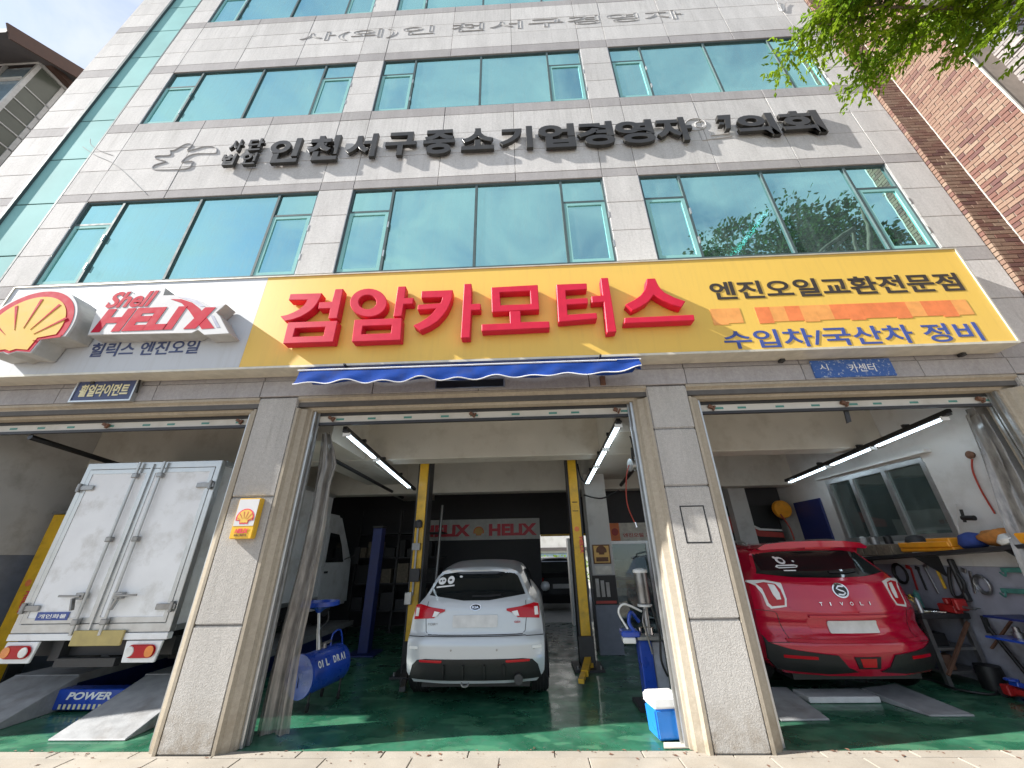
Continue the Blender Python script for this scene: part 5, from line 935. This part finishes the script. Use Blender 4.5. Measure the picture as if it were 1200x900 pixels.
tag(ob('folded_jacket', MB().lathe([(.02, 0), (.11, .015), (.13, .06), (.10, .15), (.03, .18)], (5.38, .985, zs_(.98)+.044), (.1, .2, 1), 12), 'cloth_blue', smooth=60), 'folded dark blue jacket beside the orange cloth bundle', 'jacket')
tag(ob('paper_bundle', MB().lathe([(.02, 0), (.07, .01), (.09, .05), (.04, .11)], (5.27, .52, zs_(.5)+.044), (0, .3, 1), 9), 'cloth_white', smooth=50), 'crumpled white rag in front of the orange cloth bundle', 'rag')
tag(ob('orange_box', bx(5.25, 5.45, .30, .44, zs_(.37)+.042, zs_(.37)+.15), 'orange_plastic', bevel=.01), 'small orange box at the very end of the shelf', 'box')
jk = thing('hand_grease_gun', 'black hand grease gun leaning on the shelf beside the dark blue jacket', 'grease gun', (5.4, 1.06, zs_(1)+.05)); a = onshelf(1128, 600, 5.45); b = onshelf(1140, 614, 5.45); ob('barrel', MB().cyl(onshelf(1126, 597, 5.45), onshelf(1131, 612, 5.45), .016, 10).cyl(onshelf(1128, 607, 5.45), onshelf(1142, 607, 5.45), .03, 12), 'black', jk); ob('hose', MB().tube(catmull([onshelf(1120, 590, 5.5), onshelf(1122, 615, 5.5), onshelf(1128, 633, 5.5), onshelf(1140, 642, 5.5)], 6), .009, 6), 'plate_white', jk)
rh = thing('air_hose', 'red air hose hanging on the white right wall', 'hose', (5.58, .8, 2.2)); ob('hose', MB().tube(catmull([at(u, v, 'X', 5.57) for u, v in [(1139, 538), (1140, 552), (1150, 575), (1166, 602)]], 7), .010, 6), 'hose_red', rh); ob('coupling', MB().lathe([(.01, 0), (.04, .0), (.05, .03), (.02, .05)], at(1139, 533, 'X', 5.598), (-1, 0, 0), 12), 'rust', rh)
# bench
BE = thing('work_bench', 'grimy steel work bench under the shelf right of the red car', 'bench', (5.3, 2.2, 0))
ob('top', bx(4.98, 5.57, 1.62, 3.1, .70, .76), 'steel_dark', BE, bevel=.006); ob('lower_shelf', bx(5.02, 5.56, 1.68, 3.05, .36, .39), 'steel', BE); ob('lower_shelf', bx(5.02, 5.56, 1.68, 3.05, .12, .15), 'steel', BE)
for x, y in ((5.0, 1.66), (5.5, 1.66), (5.0, 3.0), (5.5, 3.0)): ob('leg', bx(x, x+.05, y, y+.05, 0, .699), 'steel', BE)
ob('brace', MB().bar((5.02, 1.65, .12), (5.53, 1.65, .66), .03), 'rust', BE)
for k, (x, y, r_, h, mt_, lab) in enumerate(((5.12, 1.95, .085, .16, 'alu', 'round silver oil can with a spout on the work bench'), (5.2, 2.3, .06, .12, 'black', 'black can on the work bench behind the silver oil can'), (5.3, 2.6, .09, .22, 'steel_dark', 'dark drum at the far end of the work bench'))):
    t_ = thing('oil_can', lab, 'can', (x, y, .76)); ob('can_body', MB().lathe([(.01, 0), (r_, .003), (r_, h*.6), (r_*.5, h*.85), (r_*.25, h), (.01, h*1.02)], (x, y, .7615), (0, 0, 1), 18), mt_, t_, smooth=40)
    if k == 0: ob('spout', MB().tube([(x-.06, y-.03, .84), (x-.14, y-.06, .86), (x-.15, y-.06, .95)], [.02, .014, .008], 8), 'chrome', t_); ob('handle', MB().tube(catmull([(x+.07, y, .80), (x+.14, y, .86), (x+.03, y, .95)], 5), .009, 6), 'chrome', t_)
for k, (x, y, h) in enumerate(((5.15, 1.85, .14), (5.25, 2.15, .18), (5.2, 2.45, .13), (5.3, 2.75, .2))): tag(ob('tool_case', bx(x-.1, x+.14, y-.1, y+.12, .391, .391+h), ['black', 'steel_dark', 'wood_grey', 'steel'][k], bevel=.01), ['black tool case nearest on the middle shelf of the work bench', 'dark grey tool case on the middle shelf of the work bench', 'brown box on the middle shelf of the work bench', 'grey metal box at the far end of the middle bench shelf'][k], 'tool case', 'cases under the work bench')
VS = thing('bench_vise', 'red bench vise clamped on the near end of the work bench', 'vise', (5.4, 1.62, .76)); ob('jaw', MB().box(5.36, 5.46, 1.56, 1.78, .763, .86).box(5.34, 5.48, 1.60, 1.66, .86, .93).box(5.34, 5.48, 1.49, 1.55, .80, .93), 'red_metal', VS, bevel=.012); ob('screw', MB().cyl((5.41, 1.36, .84), (5.41, 1.56, .84), .018, 10).cyl((5.33, 1.38, .84), (5.49, 1.38, .84), .008, 8), 'steel', VS)
for k, q in enumerate((( .0), (.09))): tag(ob('spanner', MB().obox((5.15+q, 1.72, .769), (.22, .03, .01), (0, 0, .3-k)), ['ink_cream', 'chrome'][k], bevel=.003), ['pale flat spanner on the near edge of the bench', 'shiny spanner lying beside the pale one on the bench'][k], 'spanner')
FJ = thing('floor_jack', 'red and blue trolley jack with a long black handle leaning at the right wall', 'jack', (5.45, 1.3, 0))
ob('frame', MB().box(5.22, 5.50, .98, 1.06, .03, .13).box(5.22, 5.50, 1.22, 1.30, .03, .13).box(5.26, 5.34, 1.06, 1.22, .05, .11), 'red_metal', FJ, bevel=.01); ob('lift_arm', MB().bar((5.46, 1.14, .10), (5.22, 1.14, .17), .09, .05).lathe([(.01, 0), (.06, 0), (.06, .02), (.01, .022)], (5.22, 1.14, .19), (0, 0, 1), 14), 'blue_paint', FJ, bevel=.006)
for x in (5.25, 5.47):
    for y in (.975, 1.305): ob('wheel', MB().lathe([(.01, -.012), (.05, -.012), (.05, .012), (.01, .012)], (x, y, .05), (0, 1, 0), 14), 'steel_dark', FJ, smooth=40)
ob('handle', MB().tube([(5.46, 1.14, .12), at(1158, 735, 'X', 5.5)], .022, 10), 'black', FJ, smooth=40); ob('grip', MB().cyl(at(1160, 742, 'X', 5.5), at(1152, 722, 'X', 5.5), .028, 10), 'rubber', FJ)
CL = thing('chain_hoist', 'dark clamp with a ring hanging on the wall above the work bench', 'clamp', (5.55, 1.7, 1.0)); ob('clamp_body', MB().bar(at(1113, 655, 'X', 5.55), at(1136, 705, 'X', 5.55), .07, .05), 'steel_dark', CL, bevel=.012); ob('clamp_hook', MB().tube(catmull([at(u, v, 'X', 5.53) for u, v in [(1112, 665), (1113, 682), (1118, 698), (1128, 698), (1130, 684), (1122, 672)]], 5), .018, 8), 'steel_dark', CL, smooth=60)
for k, (v, lab) in enumerate(((668, 'upper teal steel hanger rail on the right wall'), (692, 'lower teal steel hanger rail on the right wall'))):
    a = at(1174, v, 'X', 5.56); t_ = thing('hanger_rail', lab, 'hanger', a, 'teal hanger rails'); ob('bar', MB().bar(a, (5.56, .35, a.z+.02), .035, .05), 'teal_metal', t_, bevel=.004); ob('hook', MB().tube(catmull([a+Vector((-.02, -.05, 0)), a+Vector((-.05, -.05, -.06)), a+Vector((-.09, -.05, -.02))], 4), .010, 6), 'teal_metal', t_)
t_ = thing('parts_shelf', 'navy shelf with greasy metal parts at the right edge of the garage', 'shelf', (5.4, .7, .9)); z = at(1180, 722, 'X', 5.3).z; ob('board', bx(5.15, 5.58, .35, 1.05, z-.02, z), 'navy_paint', t_); ob('board', bx(5.1, 5.58, .35, 1.08, z-.22, z-.20), 'blue_paint', t_); ob('support', MB().box(5.5, 5.58, .4, .46, 0, z-.221).box(5.5, 5.58, .95, 1.01, 0, z-.221), 'red_metal', t_)
for k, (y, r_, h) in enumerate(((.92, .05, .10), (.75, .07, .08), (.58, .045, .13))): tag(ob('machine_part', MB().lathe([(.01, 0), (r_, 0), (r_, h*.5), (r_*.6, h*.5), (r_*.6, h), (.01, h)], (5.3, y, z-.199), (0, 0, 1), 14), ['steel', 'steel_dark', 'rust'][k], smooth=30), ['grey steel hub on the navy parts shelf', 'dark flat gear on the navy parts shelf', 'rusty bolt housing on the navy parts shelf'][k], 'machine part', 'parts on the navy shelf')
for k, (p, q, mt_, lab) in enumerate((((1162, 760), (1185, 728), 'rust', 'rusty pry bar leaning on the right wall'), ((1178, 800), (1200, 812), 'blue_paint', 'short blue pipe lying by the trolley jack'), ((1098, 668), (1108, 690), 'yellow_paint', 'yellow handled tool hanging on the wall behind the red car'))):
    tag(ob('hand_tool', MB().bar(at(*p, 'X', 5.52), at(*q, 'X', 5.52), .03, .02), mt_, bevel=.003), lab, 'tool')

# more clutter along the right wall
def can(lab, cat, x, y, z, r_, h, mt_, neck=.5): tag(ob(cat.replace(' ', '_'), MB().lathe([(.01, 0), (r_, .002), (r_, h*.8), (r_*neck, h*.93), (r_*neck, h), (.01, h+.001)], (x, y, z), (0, 0, 1), 18), mt_, smooth=40), lab, cat)
can('blue oil drum standing on the floor under the work bench', 'drum', 5.32, 2.1, 0.001 + .15, .10, .19, 'blue_paint', .9)
can('white plastic bucket on the bottom shelf of the work bench', 'bucket', 5.25, 2.5, .151, .11, .18, 'plate_white', .95)
can('rusty paint tin on the bottom shelf at the near end of the bench', 'tin', 5.2, 1.8, .151, .07, .15, 'rust', .95)
can('red jerrycan standing on the floor in front of the navy parts shelf', 'jerrycan', 5.32, .78, .001, .09, .26, 'red_metal', .35)
can('black bucket on the floor against the right wall near the trolley jack', 'bucket', 5.42, 1.55, .001, .12, .24, 'trim_black', .97)
can('silver spray can at the near end of the work bench', 'spray can', 5.06, 1.70, .7615, .03, .17, 'alu', .4)
can('yellow spray can on the work bench beside the silver oil can', 'spray can', 5.24, 1.98, .7615, .03, .18, 'yellow_paint', .4)
can('green bottle on the work bench against the wall', 'bottle', 5.48, 2.15, .7615, .035, .22, 'teal_metal', .3)
can('brown glass bottle at the far end of the wall shelf', 'bottle', 5.38, 2.9, zs_(2.9)+.044, .04, .18, 'rust', .35)
for k, (y, z, r_, lab) in enumerate(((2.35, 1.18, .12, 'coil of black cable hanging under the shelf behind the red car'), (2.75, 1.1, .14, 'larger coil of black hose hanging furthest along under the shelf'), (1.28, 1.10, .09, 'small coil of grey wire on the wall above the vise'))):
    tag(ob('cable_coil', MB().tube([(5.56-.008*j, y+(r_+.006*j)*math.cos(a*.35)*.8, z+(r_+.006*j)*math.sin(a*.35)) for j in range(3) for a in range(18)], .014, 6), ['cable', 'rubber', 'steel'][k], smooth=60), lab, 'coil', 'coils on the right wall')
for k, (y, dz, mt_, lab) in enumerate(((1.95, .34, 'steel', 'long steel spanner hanging on the wall over the bench'), (2.08, .28, 'steel_dark', 'dark spanner hanging second on the wall over the bench'), (2.20, .30, 'red_metal', 'red handled wrench hanging on the wall over the bench'), (1.42, .26, 'steel', 'short steel bar hanging on the wall beside the clamp'))):
    tag(ob('hand_tool', MB().obox((5.585, y, 1.12), (.012, .03, dz), (.12*(k-1), 0, 0)).obox((5.585, y+.02*(k-1), 1.12+dz/2), (.014, .06, .05), (.3, 0, 0)), mt_, bevel=.003), lab, 'tool', 'tools on the right wall')
tag(ob('rag', MB().lathe([(.01, 0), (.09, .005), (.10, .02), (.05, .045), (.01, .05)], (5.10, 2.15, .7615), (.1, 0, 1), 9), 'cloth_blue', smooth=50), 'greasy dark blue rag on the front of the work bench', 'rag')
tag(ob('hose', MB().tube(catmull([(5.4, 1.5, .02), (5.15, 1.35, .015), (4.95, 1.55, .015), (5.0, 1.85, .015), (4.85, 2.1, .015)], 8), .012, 6), 'cable', smooth=60), 'black air hose lying on the green floor in front of the bench', 'hose')

# ================================================================== the yard behind
YW = thing('yard_wall', 'pale plastered building across the yard seen through the rear door', 'building', (0, 22, 0)); ob('wall', bx(-16, 19, 22, 22.3, 0, 7), 'white_wall', YW); ob('band', bx(-16, 19, 21.9, 21.998, 1.75, 1.95), 'roof_grey', YW); ob('window', bx(.3, 2.6, 21.95, 21.999, .9, 1.6), 'blue_glass', YW)
hg = MB(); hr = random.Random(2)
for i in range(900):
    p = Vector((hr.uniform(-2, 6), hr.uniform(20.6, 21.6), hr.uniform(.1, 1.5))); d = Vector((hr.uniform(-1, 1), hr.uniform(-1, 1), hr.uniform(-1, 1))).normalized()*.07; e = d.cross(Vector((hr.uniform(-1, 1), 1, .3))).normalized()*.05
    hg.add([p-d, p+e, p+d, p-e], [(0, 1, 2, 3)])
tag(ob('hedge', hg, 'leaf'), 'low green hedge along the pale wall behind the yard', 'hedge')
def plain_car(lab, cx, y0, mt_):
    c_ = thing('parked_car', lab, 'car', (cx, y0, 0), 'cars in the yard behind'); sf_ = lambda x, z: y0+lerp(z, [.2, .45, .9, 1.0, 1.40], [.1, 0, .08, .2, .9])+.2*abs((x-cx)/.85)**3
    car_body(c_, cx, y0, {.2: .78, .5: .86, .9: .85, 1.0: .76, 1.25: .62, 1.4: .5}, sf_, 4.5, [(1.4, 1.05, 1.43), (2.3, 1.06, 1.42), (3.1, 1.04, 1.05), (4.0, .98, .85)], mt_, .2, 1.4)
    patch('rear_window', [(cx+x, z) for x, z in [(-.55, 1.33), (.55, 1.33), (.68, 1.02), (-.68, 1.02)]], sf_, .004, .01, 'auto_glass', c_)
    for s in (-1, 1):
        patch('tail_lamp', [(cx+s*x, z) for x, z in [(.5, .88), (.84, .9), (.84, .76), (.55, .76)]], sf_, .012, .03, 'lamp_red', c_)
        for y in (y0+.8, y0+3.4): wheel(c_, cx+s*.74, y, .32, .32, .2, s)
    patch('number_plate', [(cx-.25, .72), (cx+.25, .72), (cx+.25, .6), (cx-.25, .6)], sf_, .012, .01, 'plate_white', c_); patch('bumper', [(cx-.84, .42), (cx+.84, .42), (cx+.8, .26), (cx-.8, .26)], sf_, .01, .02, 'trim_black', c_)
plain_car('dark sedan parked just outside the rear door', .95, 8.6, 'black'); plain_car('pale silver car parked beyond the dark sedan in the yard', .75, 13.6, 'silver_paint')

# ================================================================== neighbours
NB = thing('left_house', 'cream house with a brown tiled eave and a glazed white balcony at the far left', 'building', (-13, 2, 0))
hx_, hz_ = -10.75, 11.88
ob('wall', bx(-16, -10.9, .55, 9, 0, 12.6), 'cream_wall', NB)
bal = ob('balcony', MB().box(-16, hx_, .0, .54, 8.9, 9.0), 'white_frame', NB)
for y in (.0, .46): ob('balcony_post', bx(hx_-.06, hx_, y, y+.07, 9.01, hz_-.07), 'white_frame', NB)
ob('balcony_frame', MB().box(-16, hx_+.02, -.03, .0, hz_-.07, hz_).box(hx_-.03, hx_+.02, .001, 4.5, hz_-.06, hz_), 'white_frame', NB)
ob('side_panel', bx(hx_-.10, hx_-.02, .071, 4.5, 9.01, hz_-.07), 'olive_glass', NB)
for z in (11.05, 10.62, 10.25, 9.9, 9.5): ob('glazing_bar', bx(hx_-.02, hx_, .071, 4.5, z, z+.025), 'white_frame', NB)
ob('front_pane', bx(-16, hx_-.07, .03, .05, 9.1, hz_-.14), 'blue_glass', NB)
for x in (-11.55, -12.3, -13.1): ob('mullion', bx(x, x+.06, -.02, .028, 9.01, hz_-.075), 'white_frame', NB)
ob('transom', bx(-16, hx_-.07, -.021, .027, 11.2, 11.26), 'white_frame', NB)
ob('floor_band', bx(-16, hx_+.01, -.05, 4.6, 8.35, 8.89), 'roof_brown', NB); ob('lower_panel', bx(hx_-.1, hx_-.03, .0, 4.5, 5.6, 8.34), 'olive_glass', NB); ob('lower_frame', bx(hx_-.08, hx_, -.03, .05, 5.6, 8.34), 'white_frame', NB)
ob('fascia', bx(-16, hx_+.16, -.16, 4.8, hz_+.012, hz_+.13), 'roof_brown', NB)
ob('attic_wall', MB().prism([(-15.8, .1, hz_+.135), (-15.8, 4.5, hz_+.135), (-15.8, 4.5, 14.6), (-15.8, .1, 11.9+.135)], (15.8+hx_, 0, 0)), 'cream_wall', NB)
rk = MB(); y0r, z0r, sl = -.70, 11.40, .66
rk.prism([(-16, y0r, z0r), (-16, 3.2, z0r+sl*3.75), (-16, 3.2, z0r+sl*3.75+.16), (-16, y0r, z0r+.16)], (16+hx_+.40, 0, 0)); ob('roof', rk, 'roof_grey', NB); ob('roof_edge', MB().bar((hx_+.42, y0r, z0r+.05), (hx_+.42, 3.2, z0r+sl*3.75+.05), .04, .3), 'roof_brown', NB)

HC = Vector((0, -4.1, 1.516)); HK = 1.17; NB.location = HC+(NB.location-HC)*HK; NB.scale = (HK, HK, HK)   # set back so that it does not shade the front
# brick house on the right
BH = thing('brick_house', 'red and tan brick house close to the right side of the office', 'building', (9, 2, 0))
bxw, byf = 6.90, -.05
ob('core_wall', MB().box(6.50, bxw+.02, byf+.012, 3, 0, 13), 'mortar', BH); ob('core_wall', bx(bxw+.015, 9.5, -.82, 3, 0, 13), 'mortar', BH)
br = random.Random(21); meshes = {}; cells = MB(); cells_id = []; count = 0
BL_, BHH, G = .198, .062, .011
todo = []
k = 0; z = 4.0
while z < 12.6:
    off = (k % 2)*BL_/2
    # strip facing the street
    x = 6.497-off
    while x < bxw-.02:
        a_, b_ = max(x, 6.497), min(x+BL_-G, bxw-.014)
        if b_-a_ > .03: todo.append((z, 'f', a_, b_))
        x += BL_
    y = byf-.004+off
    while y > -.80:
        a_, b_ = max(y-BL_+G, -.815), min(y, byf-.004)
        if b_-a_ > .03: todo.append((z, 's', a_, b_))
        y -= BL_
    todo.append((z, 'e', 0, 0))
    z += BHH+G; k += 1
todo.sort(key=lambda q: q[0])
rest = MB(); rid = []
for i, (z, w, a_, b_) in enumerate([q for q in todo if 4.5 < q[0] < 10.3]+[q for q in todo if not 4.5 < q[0] < 10.3]):
    j = br.uniform(-.002, .002)
    if w == 'f': B6 = (a_, b_, byf+j, byf+.03, z, z+BHH)
    elif w == 's': B6 = (bxw+j, bxw+.03, a_, b_, z, z+BHH)
    else: B6 = (6.478+j, 6.4955, byf+.001, .10, z, z+BHH)
    if i < 300:
        key = (w, round(b_-a_, 3))
        if key not in meshes:
            o = ob('brick', bx(*B6), 'brick', BH, bevel=.002); meshes[key] = (o, Vector((B6[0], B6[2], B6[4])))
        else:
            o0, p0 = meshes[key]; o = o0.copy(); COL.objects.link(o); o.parent = BH; o.location = o0.location+Vector((B6[0], B6[2], B6[4]))-p0
    else:
        rest.box(*B6); rid += [(br.random(), br.random(), br.random())]*8
o = ob('brickwork', rest, 'brick', BH, kind='stuff'); at_ = o.data.attributes.new('cell', 'FLOAT_VECTOR', 'POINT')
for i, c in enumerate(rid): at_.data[i].vector = c
ob('corner_joint', bx(bxw-.012, bxw+.003, byf-.006, byf+.02, 4.0, 12.6), 'paper', BH); ob('edge_trim', bx(bxw-.004, bxw+.03, -.832, -.817, 3.9, 12.7), 'paper', BH)
z = 5.2; sn = 0
while z < 12.6 and sn < 150:
    y = -.30; h = br.uniform(.05, .085)
    while y > -1.06:
        w_ = br.uniform(.18, .42); pr_ = br.uniform(0, .035); y2 = max(y-w_, -1.09-br.uniform(-.02, .03)); ob('stone_slab', bx(7.3-pr_, 7.36, y2, y-.006, z, z+h-.008), 'slate', BH, bevel=.006); y = y2; sn += 1
    z += h
ob('slate_core', bx(7.37, 9.4, -1.06, -.25, 0, 13), 'slate_shaded', BH); z = 5.2  # street-facing slate: its shade is put into a darker slate colour
for i in range(90):
    x = 7.34
    ob('stone_slab', bx(x+br.uniform(0, .02), x+br.uniform(.5, .9), -1.08-br.uniform(0, .03), -1.055, 5.2+i*.08, 5.2+i*.08+.072), 'slate_shaded', BH)

# litter on the pavement
lt = MB(); lr = random.Random(17)
for i in range(420):
    x = lr.uniform(-6, 6.2); y = lr.choice([lr.uniform(-.35, .10), lr.gauss(.06, .03)]); q = lr.uniform(.003, .012) if i % 6 else lr.uniform(.015, .03); a_ = lr.uniform(0, 6.28); z = .003
    d = Vector((math.cos(a_), math.sin(a_), 0))*q; e = Vector((-d.y, d.x, 0))*.5
    p = Vector((x, y, z)); lt.add([p-d, p+e+Vector((0, 0, .004)), p+d, p-e+Vector((0, 0, .003))], [(0, 1, 2, 3)])
tag(ob('litter', lt, 'rust'), 'grit and dry leaf scraps along the edge of the pavement', 'litter', kind='stuff')

# ================================================================== street tree
TT = thing('street_tree', 'leafy green street tree whose branches reach into the upper right corner', 'tree', (8.2, -4.9, -.02))
tr = random.Random(12)
def limb(a, b, r0, r1, name='limb', bend=.25):
    a, b = Vector(a), Vector(b); m1 = a.lerp(b, .35)+Vector((tr.uniform(-bend, bend), tr.uniform(-bend, bend), tr.uniform(0, bend))); m2 = a.lerp(b, .7)+Vector((tr.uniform(-bend, bend), tr.uniform(-bend, bend), tr.uniform(0, bend)))
    P = catmull([a, m1, m2, b], 5); n = len(P); return P, [r0+(r1-r0)*i/(n-1) for i in range(n)]
P, rs = limb((8.2, -4.9, -.02), (8.3, -4.8, 4.8), .19, .14, bend=.1); ob('trunk', MB().tube(P, rs, 12), 'bark', TT, smooth=60)
leafmb = MB()
def leaf(p, d, L_, wd):
    d = d.normalized(); s_ = d.cross(Vector((tr.uniform(-1, 1), tr.uniform(-1, 1), tr.uniform(-.4, 1)))).normalized(); nrm = d.cross(s_)
    leafmb.add([p, p+d*L_*.45+s_*wd+nrm*wd*.3, p+d*L_, p+d*L_*.45-s_*wd+nrm*wd*.3], [(0, 1, 2), (0, 2, 3)])
def spray(a, b, dens, drop=.35, L_=.062, w=.013, r=.012, sub=True):
    """a leafy twig: side twigs with leaves in two rows"""
    a, b = Vector(a), Vector(b); n = max(3, int((b-a).length/.11)); P = [a.lerp(b, i/n)+Vector((0, 0, -drop*(i/n)**2*(b-a).length*.4)) for i in range(n+1)]
    tw.tube(P, [r*(1-.8*i/n) for i in range(n+1)], 5); ax = (b-a).normalized(); sd = ax.cross(Vector((0, 0, 1))).normalized()
    for i in range(1, n+1):
        for s in (-1, 1):
            if sub:
                ln = tr.uniform(.18, .36)*(1-.4*i/n); e = P[i]+(sd*s*tr.uniform(.5, 1)+ax*tr.uniform(.3, .9)+Vector((0, 0, tr.uniform(-.55, .15)))).normalized()*ln
                m = max(2, int(ln/.035*dens))
                for q in range(m+1):
                    pp_ = P[i].lerp(e, q/m)
                    for s2 in (-1, 1): leaf(pp_, (e-P[i]).normalized()*.7+sd*s2*tr.uniform(-1, 1)+Vector((0, 0, tr.uniform(-.8, .25))), L_*tr.uniform(.7, 1.2), w*tr.uniform(.8, 1.2))
            else: leaf(P[i], sd*s+ax*.5+Vector((0, 0, tr.uniform(-.5, .2))), L_, w)
tw = MB()
# visible boughs: points chosen 5-6 m away above the pavement
def vp(u, v, d): return CAM+ray(u, v).normalized()*d
boughs = [((1290, -30), (1130, -2), 7.2, 6.6), ((1280, -60), (1020, -18), 7.0, 6.2), ((1260, -90), (1085, 22), 7.4, 6.8), ((1130, -2), (1005, 52), 6.6, 6.3), ((1090, 26), (1048, 68), 6.8, 6.6), ((1130, 10), (962, 4), 6.6, 6.0), ((1270, -40), (1190, 30), 6.6, 6.4), ((1120, -10), (975, -5), 6.5, 6.1), ((1020, 20), (950, 28), 6.3, 6.1), ((1200, 0), (1060, 40), 7.0, 6.9)]
for (a, b, d0, d1) in boughs:
    A_, B_ = vp(*a, d0), vp(*b, d1); spray(A_, B_, .9, .15, r=.02)
    n = 15 if (A_-B_).length > 1 else 8
    for i in range(n):
        p = A_.lerp(B_, tr.uniform(.15, 1)); q = p+Vector((tr.uniform(-.5, .2), tr.uniform(-.45, .45), tr.uniform(-.26, .2))); spray(p, q, 1.15, .4, r=.007)
for q in ((8.0, -2.9, 8.6), (7.4, -3.2, 8.2), (8.6, -3.0, 9.4)):
    P, rs = limb((8.3, -4.8, 4.7), q, .11, .03); ob('limb', MB().tube(P, rs, 8), 'bark', TT, smooth=60)
for a, b in (((8.0, -2.9, 8.6), vp(1280, -60, 7.0)), ((7.4, -3.2, 8.2), vp(1290, -30, 7.2)), ((8.0, -2.9, 8.6), vp(1290, 10, 7.4))): P, rs = limb(a, b, .05, .02, bend=.1); ob('limb', MB().tube(P, rs, 7), 'bark', TT, smooth=60)
ob('leafy_bough', leafmb, 'leaf', TT); leafmb = MB()
# main crown, outside the frame but in the reflections
cents = [((9.3, -5.6, 9.3), (2.5, 2.2, 2.6)), ((8.6, -6.8, 10.8), (2.6, 2.2, 2.3)), ((10.8, -4.6, 8.2), (2.0, 1.8, 1.9)), ((10.0, -6.5, 7.2), (2.2, 2.0, 1.5)), ((7.4, -6.2, 8.6), (1.8, 1.6, 1.7)), ((11.0, -7.0, 10.5), (2.4, 2.0, 2.2))]
for c, rad in cents:
    P, rs = limb((8.3, -4.8, 4.7), c, .10, .03); ob('limb', MB().tube(P, rs, 8), 'bark', TT, smooth=60)
    for i in range(150):
        while True:
            v = Vector((tr.uniform(-1, 1), tr.uniform(-1, 1), tr.uniform(-1, 1)))
            if .35 < v.length < 1: break
        p = Vector(c)+Vector((v.x*rad[0], v.y*rad[1], v.z*rad[2])); g = (v.normalized()+Vector((tr.uniform(-.5, .5), tr.uniform(-.5, .5), tr.uniform(-.7, .2)))).normalized()
        for q in range(30): leaf(p+Vector((tr.gauss(0, .22), tr.gauss(0, .22), tr.gauss(0, .14))), g+Vector((tr.uniform(-1, 1), tr.uniform(-1, 1), tr.uniform(-1, .3))), .17, .055)
ob('twigs', tw, 'bark', TT, kind='stuff'); ob('crown', leafmb, 'leaf_dimmed', TT)
